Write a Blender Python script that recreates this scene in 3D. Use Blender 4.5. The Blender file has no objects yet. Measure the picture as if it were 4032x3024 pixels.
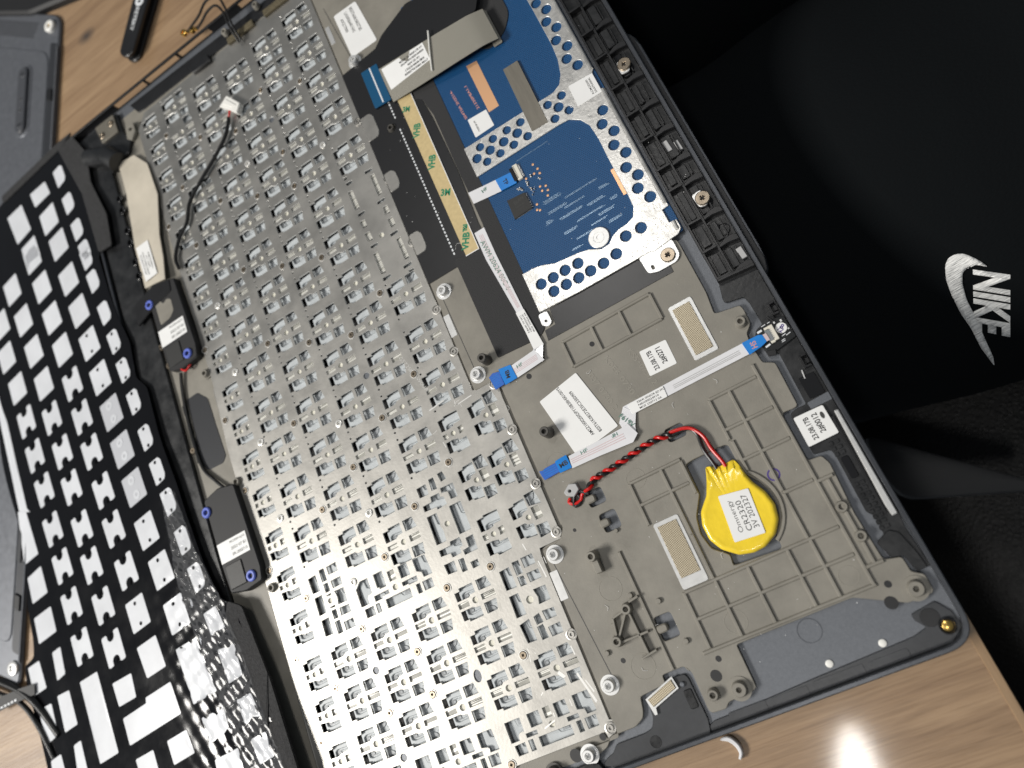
import bpy, bmesh, math, random
from mathutils import Vector, Matrix
from mathutils.geometry import delaunay_2d_cdt
from mathutils.bvhtree import BVHTree
random.seed(7)
S = 0.001                                   # every length below is in millimetres, z = 0 is the top of the keyboard plate
scene = bpy.context.scene
COL = scene.collection

# ------------------------------------------------------------------ camera
cam_d = bpy.data.cameras.new('camera'); cam = bpy.data.objects.new('camera', cam_d); COL.objects.link(cam)
CR = Matrix(((0.840477, -0.378984, -0.387260), (0.465004, 0.871374, 0.156454), (0.278154, -0.311574, 0.908599)))
cam.matrix_world = Matrix.Translation(Vector((101.379, -21.744, 249.142)) * S) @ CR.transposed().to_4x4()
cam_d.sensor_fit = 'HORIZONTAL'; cam_d.sensor_width = 36.0; cam_d.lens = 26.63
cam_d.clip_start = 0.01; cam_d.clip_end = 20.0
cam_d.dof.use_dof = True; cam_d.dof.focus_distance = 0.262; cam_d.dof.aperture_fstop = 8.5
scene.camera = cam
scene.render.resolution_x = 1024; scene.render.resolution_y = 768

# ------------------------------------------------------------------ room light
world = bpy.data.worlds.new('World'); scene.world = world; world.use_nodes = True
bgn = world.node_tree.nodes['Background']; bgn.inputs[0].default_value = (0.80, 0.90, 1.0, 1); bgn.inputs[1].default_value = 0.12
def area(name, loc, target, sx, sy, power, color):
    l = bpy.data.lights.new(name, 'AREA'); l.shape = 'ELLIPSE' if sx < 0.1 else 'RECTANGLE'; l.size = sx; l.size_y = sy; l.energy = power; l.color = color
    o = bpy.data.objects.new(name, l); COL.objects.link(o); o.location = loc
    d = Vector(target) - Vector(loc); o.rotation_euler = d.to_track_quat('-Z', 'Y').to_euler(); return o
area('ceiling_lamp', (-1.28, -0.04, 1.17), (0, 0, 0), 0.62, 0.36, 31, (1.0, 0.965, 0.91))
area('ceiling_lamp', (-0.085, -0.46, 1.30), (0.05, -0.05, 0), 0.07, 0.20, 2.2, (1.0, 0.97, 0.93))
area('ceiling_lamp', (-0.06, 0.62, 1.25), (0.05, 0.05, 0), 0.20, 0.20, 2.2, (1.0, 0.97, 0.93))
scene.view_settings.view_transform = 'Standard'; scene.view_settings.look = 'None'
scene.view_settings.exposure = 0.14; scene.view_settings.gamma = 1.0

# ------------------------------------------------------------------ measured layout (millimetres)
SHIFT_HOLES = [[(-25.5,34.2),(-21.3,34.1),(-21.2,30.5),(-21.7,29.3),(-21.1,27.0),(-21.4,23.3),(-25.6,23.4)],[(-15.5,34.2),(-10.6,34.1),(-10.6,23.3),(-15.5,23.3)],[(-25.5,45.6),(-21.4,45.7),(-21.5,41.8),(-25.4,41.9)],[(-19.6,46.7),(-17.5,46.7),(-17.5,42.2),(-19.8,42.4)],[(-16.3,41.7),(-10.8,41.5),(-10.9,36.2),(-13.7,36.3),(-13.9,39.5),(-16.4,39.9)],[(-25.5,38.5),(-21.5,38.6),(-21.2,40.5),(-17.5,40.4),(-17.5,38.8),(-16.2,38.4),(-16.0,35.4),(-20.2,35.1),(-20.2,36.1),(-25.5,36.4)],[(-25.6,21.1),(-20.5,21.1),(-20.2,22.4),(-16.1,22.4),(-16.0,19.3),(-17.4,19.0),(-17.5,17.1),(-21.3,16.9),(-21.5,18.6),(-25.6,18.9)],[(-13.9,21.1),(-10.8,21.2),(-11.0,15.8),(-16.4,15.8),(-16.5,17.5),(-13.9,17.8)],[(-19.7,15.2),(-17.5,15.1),(-17.6,10.6),(-19.7,10.6)],[(-15.5,12.6),(-12.5,12.6),(-12.6,10.3),(-15.3,10.2)],[(-25.7,15.7),(-21.4,15.6),(-21.6,11.8),(-25.4,12.1)],[(-15.4,47.1),(-13.3,47.2),(-12.6,44.1),(-15.0,43.8)]]
ZERO_HOLES = [[(-6.6,5.1),(-2.6,5.3),(-2.5,-1.9),(-6.6,-1.7)],[(-1.0,6.2),(1.6,6.1),(1.6,1.6),(-0.9,1.5)],[(2.7,6.3),(7.2,6.2),(7.2,2.8),(2.8,2.8)],[(-1.0,0.9),(1.3,0.6),(1.4,-2.5),(-1.0,-2.4)],[(2.7,0.8),(7.3,0.7),(7.3,-2.4),(2.8,-2.4)],[(-6.6,-4.0),(-3.0,-4.0),(-2.9,-11.4),(-6.8,-11.5)],[(2.7,-5.0),(7.4,-5.2),(7.3,-10.1),(2.8,-10.2),(3.4,-7.9)],[(-6.8,-14.0),(-2.8,-13.3),(-2.8,-20.6),(-6.3,-20.4)],[(-0.9,-13.3),(1.4,-12.8),(1.8,-16.0),(-0.7,-16.1)],[(2.8,-12.6),(7.2,-13.0),(7.1,-15.9),(3.1,-15.9)],[(-1.0,-16.8),(1.3,-16.6),(1.6,-21.2),(-0.9,-21.3)],[(2.7,-18.2),(7.2,-18.1),(7.1,-21.5),(2.9,-21.5)]]
BACKSPACE_HOLES = [[(-73.1,25.2),(-68.7,25.0),(-68.8,19.9),(-73.1,20.0),(-72.5,22.7)],[(-82.6,26.0),(-79.0,26.0),(-79.2,19.3),(-82.7,19.1)],[(-76.9,25.1),(-74.8,25.2),(-74.9,24.5),(-77.0,24.6)],[(-76.9,20.4),(-74.6,20.4),(-74.7,19.8),(-77.0,19.9)],[(-76.9,18.9),(-74.8,18.9),(-74.8,15.6),(-76.8,15.6)],[(-73.1,18.6),(-68.7,18.4),(-68.6,15.6),(-73.3,15.7)],[(-82.6,17.1),(-79.0,17.2),(-79.1,10.9),(-82.8,11.1)],[(-77.0,14.6),(-74.7,14.6),(-74.7,9.9),(-77.0,9.9)],[(-73.2,13.1),(-68.8,13.1),(-68.7,9.9),(-73.2,10.0)],[(-76.9,26.1),(-74.8,26.1),(-74.8,29.4),(-76.8,29.4)],[(-73.1,26.4),(-68.7,26.6),(-68.6,29.4),(-73.3,29.3)],[(-82.6,27.9),(-79.0,27.8),(-79.1,34.1),(-82.8,33.9)],[(-77.0,30.4),(-74.7,30.4),(-74.7,35.1),(-77.0,35.1)],[(-73.2,31.9),(-68.8,31.9),(-68.7,35.1),(-73.2,35.0)]]
SPACE_HOLES = [[(3.0,177.1),(6.5,176.6),(6.5,175.4),(3.0,175.7)],[(-7.2,180.1),(-5.5,180.1),(-5.2,179.2),(-7.1,179.1)],[(-7.0,177.5),(-3.8,177.2),(-3.7,176.0),(-6.6,176.0)],[(4.7,173.8),(6.6,173.8),(6.7,163.4),(4.7,163.2)],[(-7.3,173.2),(-5.2,172.7),(-5.0,163.5),(-7.2,163.8)],[(3.0,161.0),(6.7,161.1),(6.8,159.8),(3.1,159.8)],[(-6.8,161.4),(-3.5,161.2),(-3.4,160.1),(-6.9,160.0)],[(-7.1,157.7),(-4.9,157.4),(-4.9,154.1),(-7.1,154.2)],[(4.7,157.4),(6.6,157.3),(6.8,153.4),(4.4,153.8)],[(-7.1,151.6),(-4.9,151.4),(-4.6,147.2),(-6.9,147.5)],[(4.6,151.3),(6.8,151.2),(6.9,147.4),(4.8,147.2)],[(-6.8,145.1),(-3.3,144.9),(-3.3,143.8),(-6.8,143.9)],[(3.1,144.8),(6.7,144.8),(6.8,143.6),(3.2,143.6)],[(-6.9,141.2),(-4.8,141.2),(-4.7,131.1),(-6.8,131.3)],[(4.8,141.2),(6.7,141.4),(7.0,131.1),(5.0,131.1)],[(-7.0,129.5),(-3.2,129.3),(-3.1,128.2),(-6.9,128.0)],[(3.2,129.0),(7.0,129.0),(6.9,127.8),(3.2,127.8)],[(4.7,126.2),(6.9,126.1),(6.9,125.2),(4.7,125.2)]]
ARROW_A = [[(-4.2,6.8),(-1.5,7.0),(-1.2,7.6),(4.6,7.4),(4.5,3.3),(1.5,3.2),(1.1,2.6),(-1.1,2.2),(-4.1,2.4)],[(-4.1,-2.2),(-1.4,-2.1),(1.1,-2.6),(1.3,-3.4),(4.5,-3.3),(4.6,-7.2),(-0.7,-7.5),(-1.3,-6.5),(-4.2,-6.5)],[(2.4,1.3),(4.5,1.4),(4.5,-1.1),(2.4,-1.3),(2.7,0.1)],[(-4.3,1.0),(-2.4,1.0),(-2.3,-1.0),(-4.1,-0.9)]]
ARROW_B = [[(-5.8,5.8),(-3.6,5.9),(-3.3,6.6),(0.9,6.8),(0.8,2.6),(-1.0,2.3),(-2.1,1.3),(-5.6,1.3)],[(-5.8,-1.4),(-2.1,-1.3),(-1.1,-2.2),(0.9,-2.6),(0.7,-6.8),(-3.4,-6.3),(-3.6,-5.6),(-5.7,-5.7)],[(1.4,7.7),(5.4,7.9),(6.4,2.8),(1.8,3.5)],[(1.5,-3.7),(5.9,-4.0),(5.8,-7.8),(1.5,-8.1)],[(2.1,2.7),(5.0,2.5),(5.3,-1.8),(2.3,-1.9)]]
SCREWS = [(-84.9,260.0),(-67.1,246.2),(-48.1,236.2),(-29.0,246.7),(-9.1,237.0),(-84.7,228.3),(-67.4,208.9),(-48.5,198.9),(-29.2,210.4),(-29.6,191.7),(-86.8,196.2),(-98.5,214.3),(-98.6,146.9),(-98.9,112.0),(-99.2,79.4),(-67.0,170.6),(-48.2,160.9),(-29.2,153.5),(-67.0,132.5),(-48.0,122.4),(-67.0,94.4),(-66.8,56.1),(-28.7,115.1),(-10.3,124.3),(-9.4,86.5),(-28.5,77.3),(-47.6,65.4),(-9.3,49.0),(-28.6,40.1),(-47.5,28.2),(-27.7,8.0),(-8.9,8.2),(-66.7,7.9),(-47.5,-7.9),(-9.5,-23.3),(-47.4,-23.3),(-66.4,-23.3),(-27.8,-53.6),(-99.0,44.3),(-86.1,27.6),(-98.7,7.9),(-85.4,-7.8),(-98.2,-23.4)]
POST_HEADS = [(-10.1,200.7),(-47.9,216.9),(-85.4,162.5),(-86.9,129.4),(-85.0,94.8),(-47.4,84.4),(-47.7,46.1),(-63.8,25.0),(-86.7,61.4)]
EDGE_LUGS = [(9.2,104.9),(9.2,86.2),(18.8,67.0),(18.4,48.5),(18.6,27.2),(8.8,199.9),(11.3,167.5),(10.6,136.0),(9.4,-23.3),(18.6,9.1),(9.5,-54.0)]
DISCS = [(-66.4,-7.9),(-66.7,-38.9),(-28.7,96.2),(-29.0,229.1),(-67.9,190.2)]
OVAL = (-28.4,-23.6)
BR_HOLES = [(96.1,195.2),(98.4,190.1),(96.2,185.3),(98.5,180.5),(96.1,175.6),(98.7,170.6),(96.3,165.9),(98.7,160.9),(88.3,153.7),(82.2,153.6),(85.4,150.1),(88.3,146.5),(82.3,146.7),(70.2,153.9),(64.2,154.3),(67.3,150.6),(70.3,146.9),(57.9,154.5),(61.2,150.7),(64.2,147.1),(52.0,154.6),(55.1,150.9),(58.1,147.2),(49.0,151.0),(52.1,147.3),(98.8,138.6),(96.3,133.8),(98.8,128.8),(96.4,123.9),(98.8,118.8),(96.4,113.6),(98.7,108.7),(96.5,104.2),(98.8,98.9),(91.1,90.5),(85.2,90.7),(79.5,86.7),(50.8,91.3),(55.8,91.1),(53.9,86.3),(60.8,91.2),(59.0,86.2),(66.0,91.0),(64.0,86.0),(68.9,86.0),(74.1,86.0)]
WIN_LOW = [(42.5,144.9),(45.7,144.2),(82.7,143.5),(86.6,143.1),(90.3,140.2),(92.2,136.2),(92.7,129.3),(92.4,118.3),(92.5,104.5),(92.2,98.9),(90.4,95.6),(87.4,94.5),(84.0,94.3),(81.0,93.2),(78.9,91.3),(75.8,91.1),(71.8,93.4),(68.3,94.4),(58.6,94.4),(50.8,98.5),(46.4,98.4)]
WIN_UP = [(46.2,157.8),(72.7,157.0),(79.7,156.9),(86.0,156.6),(89.6,158.4),(91.8,161.9),(91.9,162.1),(93.3,170.4),(93.9,192.8),(92.0,201.2)]
PADS = [(67.2,135.6),(68.1,133.0),(66.1,132.0),(68.1,130.9),(62.6,132.0),(66.0,126.0),(68.0,125.0),(66.0,124.0),(68.0,123.0),(67.1,121.1),(62.0,120.3),(61.2,118.3),(62.1,117.6)]
SMD = [(64.6,131.8),(67.1,128.9),(62.3,130.4),(62.1,129.4),(59.0,129.6),(59.3,128.8),(62.7,126.9),(58.2,129.7),(62.9,125.4),(62.1,124.6),(62.3,127.8),(63.7,126.2)]
CHIP = [(52.5,128.0),(60.0,127.0),(60.2,119.8),(52.2,119.5)]
RING = (76.7,95.6)
COPPER = [[(60.8,190.4),(65.5,189.7),(65.6,166.0),(60.9,166.0)],[(91.1,116.2),(92.4,116.3),(92.4,104.9),(91.1,105.0)]]
CONDTAPE = [(73.5,177.8),(79.9,172.7),(79.4,146.9),(72.4,147.4)]
QRLAB = [[(52.0,168.6),(60.4,167.9),(60.6,159.7),(51.9,159.7)],[(92.1,155.2),(101.8,154.3),(101.8,145.2),(91.7,145.5)]]
CONN_TP = [(59.3,139.4),(61.9,139.3),(61.8,132.6),(59.4,132.7)]
BROWN = [(97.8,81.6),(99.6,80.4),(99.8,78.8),(99.8,58.8),(98.8,51.1),(100.2,50.6),(107.1,49.4),(107.5,47.6),(107.3,42.6),(106.1,41.2),(104.7,40.0),(104.1,36.3),(104.6,29.1),(106.3,28.3),(107.9,27.3),(107.5,12.2),(106.2,11.8),(102.5,12.1),(102.0,10.5),(102.1,-4.2),(106.3,-4.6),(107.4,-7.6),(107.0,-15.1),(106.5,-23.3),(107.1,-37.6),(107.5,-38.5),(111.9,-39.6),(112.1,-41.6),(112.1,-44.1),(115.0,-46.1),(114.9,-51.0),(113.8,-51.5),(107.3,-51.6),(94.4,-44.8),(57.7,-45.0),(57.6,-58.0),(56.3,-58.6),(48.0,-59.1),(46.5,-60.6),(41.8,-60.3),(41.2,-59.0),(41.4,-47.6),(40.0,-45.2),(41.0,-47.3),(39.8,-45.1),(32.3,-45.2),(32.2,-47.9),(22.9,-48.7),(21.9,-52.9),(20.8,-54.8),(17.5,-56.3),(8.8,-56.4),(6.1,-58.9),(2.7,-60.0),(0.2,-61.5),(-6.5,-58.8),(-11.0,-56.8)]
BATT_POCKET = [(68.2,10.7),(71.3,11.1),(75.7,11.0),(82.0,11.0),(83.1,10.4),(83.2,3.3),(83.9,-0.4),(86.3,-3.9),(87.9,-8.4),(88.0,-13.0),(86.3,-16.9),(83.6,-20.2),(83.3,-24.1),(82.6,-24.7),(67.6,-23.7),(68.2,-20.3),(63.8,-16.4),(62.7,-11.0),(63.9,-5.7),(68.0,0.3)]
BLACKSTRIP = [(104.4,70.7),(104.7,59.9),(103.1,53.5),(103.9,52.4),(109.4,51.3),(110.0,48.8),(110.2,40.4),(107.6,39.6),(106.5,37.9),(107.0,31.2),(107.8,30.2),(110.2,29.8),(110.2,27.2),(109.8,11.4),(106.8,11.5),(104.4,10.9),(103.9,7.9),(104.5,-3.3),(109.5,-4.2),(109.9,-6.2),(109.5,-24.6),(110.9,-26.3),(110.5,-38.1),(113.5,-38.4),(113.7,-40.4),(114.7,-44.3),(117.5,-44.8)]
SIDEPLASTIC = [(106.1,-54.4),(114.0,-53.7),(116.7,-57.7),(115.4,-63.8),(108.1,-64.1),(95.3,-64.2),(60.4,-63.9),(45.7,-63.5),(40.9,-62.8),(38.6,-63.9)]
NOTCH = [(39.8,-61.6),(39.5,-48.7),(38.8,-47.2),(34.1,-47.0),(33.2,-51.0),(24.2,-51.6),(23.8,-55.6),(22.2,-58.4),(19.3,-59.1),(9.0,-59.1),(6.9,-61.2),(4.2,-61.9),(2.0,-63.8),(6.9,-65.3),(38.8,-65.4)]
BATT = [(73.5,7.1),(74.9,6.9),(76.1,6.0),(77.3,5.5),(79.9,5.6),(82.6,5.6),(83.4,3.1),(83.8,-0.2),(84.6,-3.2),(86.7,-7.4),(87.5,-11.9),(86.4,-16.4),(83.5,-20.1),(79.2,-22.3),(75.3,-22.6),(70.8,-21.5),(66.6,-17.9),(64.6,-13.9),(64.5,-9.0),(66.0,-5.0),(68.1,-2.8),(69.9,-1.1),(72.2,3.6)]
MEM = {'q':[(-168.3,264.4),(-165.5,246.4),(-186.9,255.8),(-207.2,244.9),(-184.4,232.5),(-164.2,224.4),(-186.8,251.8),(-221.9,232.1),(-203.8,224.1),(-182.4,212.6),(-162.5,204.6),(-222.8,212.7),(-201.2,204.0),(-180.4,192.9),(-219.2,192.3),(-198.9,183.9)],'d':[(-161.0,185.2),(-159.3,165.4),(-153.3,85.5),(-150.8,66.4),(-170.7,54.9),(-148.3,46.0)],'r':[(-157.3,145.8),(-155.9,126.1),(-154.3,106.5)],'H':[(-178.8,172.8),(-217.3,172.2),(-198.1,164.3),(-177.2,153.8),(-215.8,152.5),(-195.6,144.6),(-175.8,134.8),(-214.1,133.4),(-194.6,125.5),(-174.1,114.3),(-214.1,113.0),(-193.8,104.5),(-173.3,95.1),(-212.9,93.9),(-193.0,86.0),(-171.7,74.6),(-212.1,74.5),(-191.2,66.3),(-210.5,54.7),(-190.3,46.7)],'s':[(-153.8,282.1),(-152.0,263.3),(-150.1,245.5),(-148.5,231.3),(-148.7,226.9),(-147.9,213.0),(-146.0,193.6)],'sd':[(-144.7,176.9),(-143.4,160.7),(-141.7,143.2),(-139.8,124.1),(-137.9,106.6),(-136.1,91.4),(-133.8,72.7),(-131.9,55.5)]}
MEMP = [[(-199.6,286.6),(-186.5,286.7),(-183.1,268.1),(-195.6,266.5)],[(-178.3,287.6),(-165.2,286.9),(-163.3,277.9),(-176.5,277.7)],[(-239.6,98.7),(-228.2,100.3),(-227.0,86.7),(-239.2,85.7)],[(-240.1,78.9),(-226.7,79.8),(-225.8,67.5),(-239.7,66.4)],[(-231.5,59.4),(-225.2,60.0),(-225.2,47.5),(-231.5,46.4)],[(-176.0,41.5),(-163.2,42.6),(-161.2,28.6),(-173.7,27.7)],[(-153.7,32.8),(-140.8,33.3),(-136.6,10.1),(-150.9,9.3)],[(-130.9,24.6),(-122.1,23.9),(-120.8,11.2),(-129.2,10.4)],[(-250.8,58.9),(-241.9,59.4),(-240.0,46.1),(-250.0,45.5)],[(-248.5,38.6),(-238.8,38.6),(-238.2,24.2),(-247.6,22.6)],[(-233.6,40.1),(-224.8,39.9),(-223.6,24.4),(-233.1,23.6)],[(-216.4,40.6),(-203.8,41.1),(-201.0,5.3),(-214.2,4.4)],[(-195.6,32.9),(-182.7,33.1),(-182.7,22.9),(-194.4,22.5)],[(-193.6,17.3),(-177.5,18.6),(-177.2,20.8),(-160.7,22.0),(-158.9,8.4),(-193.0,5.8)],[(-170.5,0.9),(-158.1,1.7),(-156.5,-7.9),(-169.7,-8.9)],[(-148.5,3.2),(-135.6,3.1),(-134.9,-4.3),(-139.3,-6.3),(-146.9,-7.2)],[(-127.8,3.5),(-119.4,3.7),(-117.9,-5.6),(-126.4,-6.1)],[(-125.2,-12.1),(-117.3,-11.6),(-116.1,-21.1),(-124.0,-21.9)],[(-229.1,16.7),(-223.7,17.4),(-223.3,3.7),(-230.3,4.4)],[(-247.0,15.2),(-239.1,16.0),(-238.4,7.4),(-247.6,8.0)],[(-191.5,-0.4),(-179.7,0.2),(-179.2,-9.5),(-190.7,-8.1)],[(-146.6,-13.5),(-133.0,-12.9),(-133.3,-22.6),(-147.5,-20.3)],[(-133.4,40.3),(-125.6,40.8),(-123.7,31.4),(-132.3,30.8)],[(-237.8,188.7),(-235.2,197.4),(-233.9,187.6),(-232.1,179.5),(-229.7,130.4),(-227.8,128.0),(-235.9,131.6)],[(-237.1,132.2),(-231.0,130.3),(-228.2,106.5),(-240.1,105.6)]]
MEM_EDGE = [(-138.0,295.3),(-138.2,279.2),(-142.7,277.5),(-139.3,268.0),(-139.5,244.9),(-135.1,225.1),(-140.6,223.4),(-139.3,195.7),(-138.4,186.4),(-135.2,171.0),(-137.1,153.1),(-132.0,145.5),(-131.9,122.1),(-131.2,114.1),(-129.0,96.1),(-128.4,84.3),(-127.7,75.6),(-126.3,61.3),(-123.7,48.2),(-122.2,42.4),(-115.8,37.4),(-113.1,19.4),(-112.6,7.7),(-110.2,-27.5),(-107.9,-41.3),(-115,-75),(-256,-60),(-250.7,13.0),(-251.3,24.1),(-252.6,39.2),(-254.3,47.7),(-253.5,60.5),(-245.4,62.1),(-243.8,69.0),(-243.7,85.6),(-240.1,101.2),(-242.1,124.5),(-243.0,134.9),(-244.5,166.3),(-262,180),(-245,290),(-198.9,298.7),(-181.8,297.0),(-148.2,297.0)]
SWOOSH = [(182.8,46.8),(180.3,41.7),(178.9,35.4),(178.0,27.4),(178.1,20.3),(177.2,12.6),(177.6,4.1),(179.0,7.5),(180.0,14.4),(181.5,23.3),(182.4,31.2),(184.2,37.2),(186.3,41.0),(188.6,42.1),(191.8,41.6),(194.8,38.6),(193.8,41.9),(192.4,44.8),(190.5,47.7),(188.2,48.9),(185.2,48.9)]
NIKEQ = [(190.0,40.5),(178.5,19.4),(199.4,32.3),(187.4,11.3)]

# ------------------------------------------------------------------ materials
MATS = {}
def mat(name, col, rough=0.5, metal=0.0, var=0.0, vscale=40, bump=0.0, bscale=400, rvar=0.0, spec=0.5, coat=0.0, stretch=None, trans=0.0, alpha=1.0, coat_rough=0.1):
    m = bpy.data.materials.new(name); m.use_nodes = True; nt = m.node_tree; n = nt.nodes; L = nt.links
    b = n['Principled BSDF']
    b.inputs['Base Color'].default_value = (*col, 1); b.inputs['Roughness'].default_value = rough; b.inputs['Metallic'].default_value = metal
    b.inputs['Specular IOR Level'].default_value = spec; b.inputs['Coat Weight'].default_value = coat; b.inputs['Coat Roughness'].default_value = coat_rough
    b.inputs['Transmission Weight'].default_value = trans; b.inputs['Alpha'].default_value = alpha
    if var or bump or rvar:
        g = n.new('ShaderNodeNewGeometry'); mp = n.new('ShaderNodeMapping'); L.new(g.outputs['Position'], mp.inputs[0])
        if stretch: mp.inputs['Scale'].default_value = stretch
    if var or rvar:
        t = n.new('ShaderNodeTexNoise'); t.inputs['Scale'].default_value = vscale; t.inputs['Detail'].default_value = 6; t.inputs['Roughness'].default_value = 0.65
        L.new(mp.outputs[0], t.inputs['Vector'])
    if var:
        r = n.new('ShaderNodeValToRGB'); r.color_ramp.elements[0].position = 0.3; r.color_ramp.elements[1].position = 0.7
        r.color_ramp.elements[0].color = (*[c * (1 - var) for c in col], 1); r.color_ramp.elements[1].color = (*[min(1, c * (1 + var)) for c in col], 1)
        L.new(t.outputs['Fac'], r.inputs[0]); L.new(r.outputs[0], b.inputs['Base Color'])
    if rvar:
        q = n.new('ShaderNodeMapRange'); q.inputs['From Min'].default_value = 0.3; q.inputs['From Max'].default_value = 0.7
        q.inputs['To Min'].default_value = max(0.02, rough - rvar); q.inputs['To Max'].default_value = min(1, rough + rvar)
        L.new(t.outputs['Fac'], q.inputs['Value']); L.new(q.outputs[0], b.inputs['Roughness'])
    if bump:
        t2 = n.new('ShaderNodeTexNoise'); t2.inputs['Scale'].default_value = bscale; t2.inputs['Detail'].default_value = 4
        L.new(mp.outputs[0], t2.inputs['Vector'])
        bp = n.new('ShaderNodeBump'); bp.inputs['Strength'].default_value = bump; bp.inputs['Distance'].default_value = 0.0004
        L.new(t2.outputs['Fac'], bp.inputs['Height']); L.new(bp.outputs[0], b.inputs['Normal'])
    MATS[name] = m; return m
mat('steel_plate', (0.40, 0.388, 0.362), 0.41, 0.86, var=0.10, vscale=55, bump=0.05, bscale=900, rvar=0.05)
mat('cut_edge', (0.80, 0.79, 0.76), 0.35, 0.6)  # raw-cut steel, brightened so edge highlights are put into the colour
mat('bracket_steel', (0.60, 0.59, 0.565), 0.32, 0.75, var=0.10, vscale=220, bump=0.12, bscale=700, rvar=0.08)
mat('key_plastic', (0.47, 0.50, 0.515), 0.45, var=0.10, vscale=300)
mat('key_dark', (0.19, 0.205, 0.215), 0.4)
mat('void_black', (0.008, 0.008, 0.009), 0.6)
mat('film', (0.34, 0.335, 0.30), 0.35, var=0.15, vscale=400)
mat('trace_silver', (0.74, 0.73, 0.68), 0.4, 0.3)
mat('dot_cream', (0.66, 0.64, 0.55), 0.5)
mat('bronze_screw', (0.36, 0.30, 0.23), 0.33, 1.0, var=0.2, vscale=500)
mat('bright_steel', (0.78, 0.78, 0.77), 0.34, 0.6, var=0.06, vscale=300)
mat('brown_plastic', (0.216, 0.202, 0.172), 0.48, var=0.16, vscale=60, bump=0.10, bscale=2200, rvar=0.10)
mat('brown_ring', (0.25, 0.235, 0.20), 0.42)
mat('dark_post', (0.075, 0.070, 0.062), 0.4, var=0.1, vscale=200)
mat('shell_blue', (0.130, 0.139, 0.155), 0.42, 0.3, var=0.10, vscale=1200, bump=0.10, bscale=2500)
mat('shell_rim', (0.085, 0.090, 0.100), 0.32, 0.7, var=0.12, vscale=700)
mat('lid_black', (0.010, 0.011, 0.014), 0.32)
mat('black_plastic', (0.015, 0.0155, 0.0165), 0.35, var=0.35, vscale=120, bump=0.12, bscale=600, rvar=0.12)
mat('glossy_black', (0.012, 0.012, 0.013), 0.16)
mat('satin_black', (0.013, 0.013, 0.014), 0.33, var=0.2, vscale=150)
mat('foam_black', (0.028, 0.028, 0.029), 0.85, bump=0.5, bscale=3000)
mat('tape_black', (0.012, 0.012, 0.013), 0.34, bump=0.06, bscale=150)
mat('label_white', (0.80, 0.80, 0.79), 0.42, var=0.03, vscale=80)
mat('ink_black', (0.012, 0.012, 0.013), 0.5)
mat('ink_green', (0.01, 0.20, 0.10), 0.5)
mat('ink_grey_green', (0.10, 0.22, 0.17), 0.5)
mat('ink_purple', (0.06, 0.035, 0.20), 0.45)
mat('ink_faint', (0.045, 0.045, 0.043), 0.5)
mat('ink_pink', (0.62, 0.28, 0.22), 0.4)
mat('silk_white', (0.72, 0.74, 0.76), 0.45)
mat('ffc_white', (0.72, 0.72, 0.74), 0.16, var=0.04, vscale=120, coat=0.4)
mat('ffc_pink', (0.62, 0.50, 0.51), 0.2)
mat('ffc_blue', (0.005, 0.19, 0.60), 0.30, var=0.1, vscale=200)
mat('ffc_blue_dark', (0.03, 0.12, 0.47), 0.32, var=0.1, vscale=300)
mat('tab_teal', (0.002, 0.070, 0.165), 0.38)
mat('vhb_tan', (0.55, 0.43, 0.22), 0.45, var=0.10, vscale=700)
mat('wire_red', (0.55, 0.010, 0.008), 0.30)
mat('wire_black', (0.012, 0.012, 0.012), 0.30)
mat('battery_yellow', (0.88, 0.64, 0.035), 0.22, var=0.07, vscale=150, bump=0.55, bscale=260, coat=0.6)
mat('copper', (0.82, 0.47, 0.26), 0.34, 0.55)
mat('conductive_tape', (0.19, 0.175, 0.145), 0.40, 0.35, var=0.12, vscale=900, stretch=(1, 0.12, 1))
mat('foil_silver', (0.66, 0.66, 0.65), 0.38, 0.6, var=0.08, vscale=500)
mat('chip_black', (0.022, 0.022, 0.021), 0.5, bump=0.1, bscale=3000)
mat('connector_white', (0.70, 0.67, 0.58), 0.4)
mat('plastic_white', (0.80, 0.79, 0.75), 0.4)
mat('plastic_grey', (0.42, 0.42, 0.42), 0.45)
mat('tan_tape', (0.50, 0.455, 0.375), 0.55, var=0.12, vscale=60, bump=0.3, bscale=120)
mat('rubber_blue', (0.13, 0.18, 0.60), 0.35)
mat('board_black', (0.010, 0.011, 0.012), 0.28)
mat('cover_grey', (0.135, 0.142, 0.158), 0.42, 0.4, var=0.08, vscale=300, rvar=0.06)
mat('cover_dark', (0.035, 0.037, 0.042), 0.38, 0.2)
mat('rubber_grey', (0.055, 0.058, 0.066), 0.45)
mat('trim_grey', (0.034, 0.036, 0.040), 0.36, var=0.2, vscale=120, bump=0.08, bscale=600)
mat('gold', (0.80, 0.52, 0.15), 0.25, 1.0)
mat('window_white', (0.60, 0.615, 0.645), 0.30, var=0.10, vscale=35, bump=0.12, bscale=45, coat=0.3)
mat('window_pale', (0.46, 0.47, 0.50), 0.33)
mat('film_black', (0.005, 0.005, 0.006), 0.13, bump=0.22, bscale=110, rvar=0.05, vscale=60, spec=0.3)
mat('film_clear', (0.55, 0.56, 0.58), 0.10, bump=0.4, bscale=220, alpha=0.12, spec=0.8)
mat('fuzzy_edge', (0.020, 0.020, 0.021), 0.85, var=0.5, vscale=900, bump=0.9, bscale=1500)
mat('trouser_black', (0.0042, 0.0052, 0.0060), 0.9, bump=0.5, bscale=1400, spec=0.08, stretch=(0.5, 1, 1))
mat('leather', (0.006, 0.0055, 0.005), 0.46, bump=0.0, spec=0.35)
mat('seat_fabric', (0.045, 0.046, 0.048), 0.8, bump=0.2, bscale=1000)
mat('bag_black', (0.007, 0.007, 0.008), 0.6)
mat('clip_white', (0.72, 0.72, 0.74), 0.35)

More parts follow.
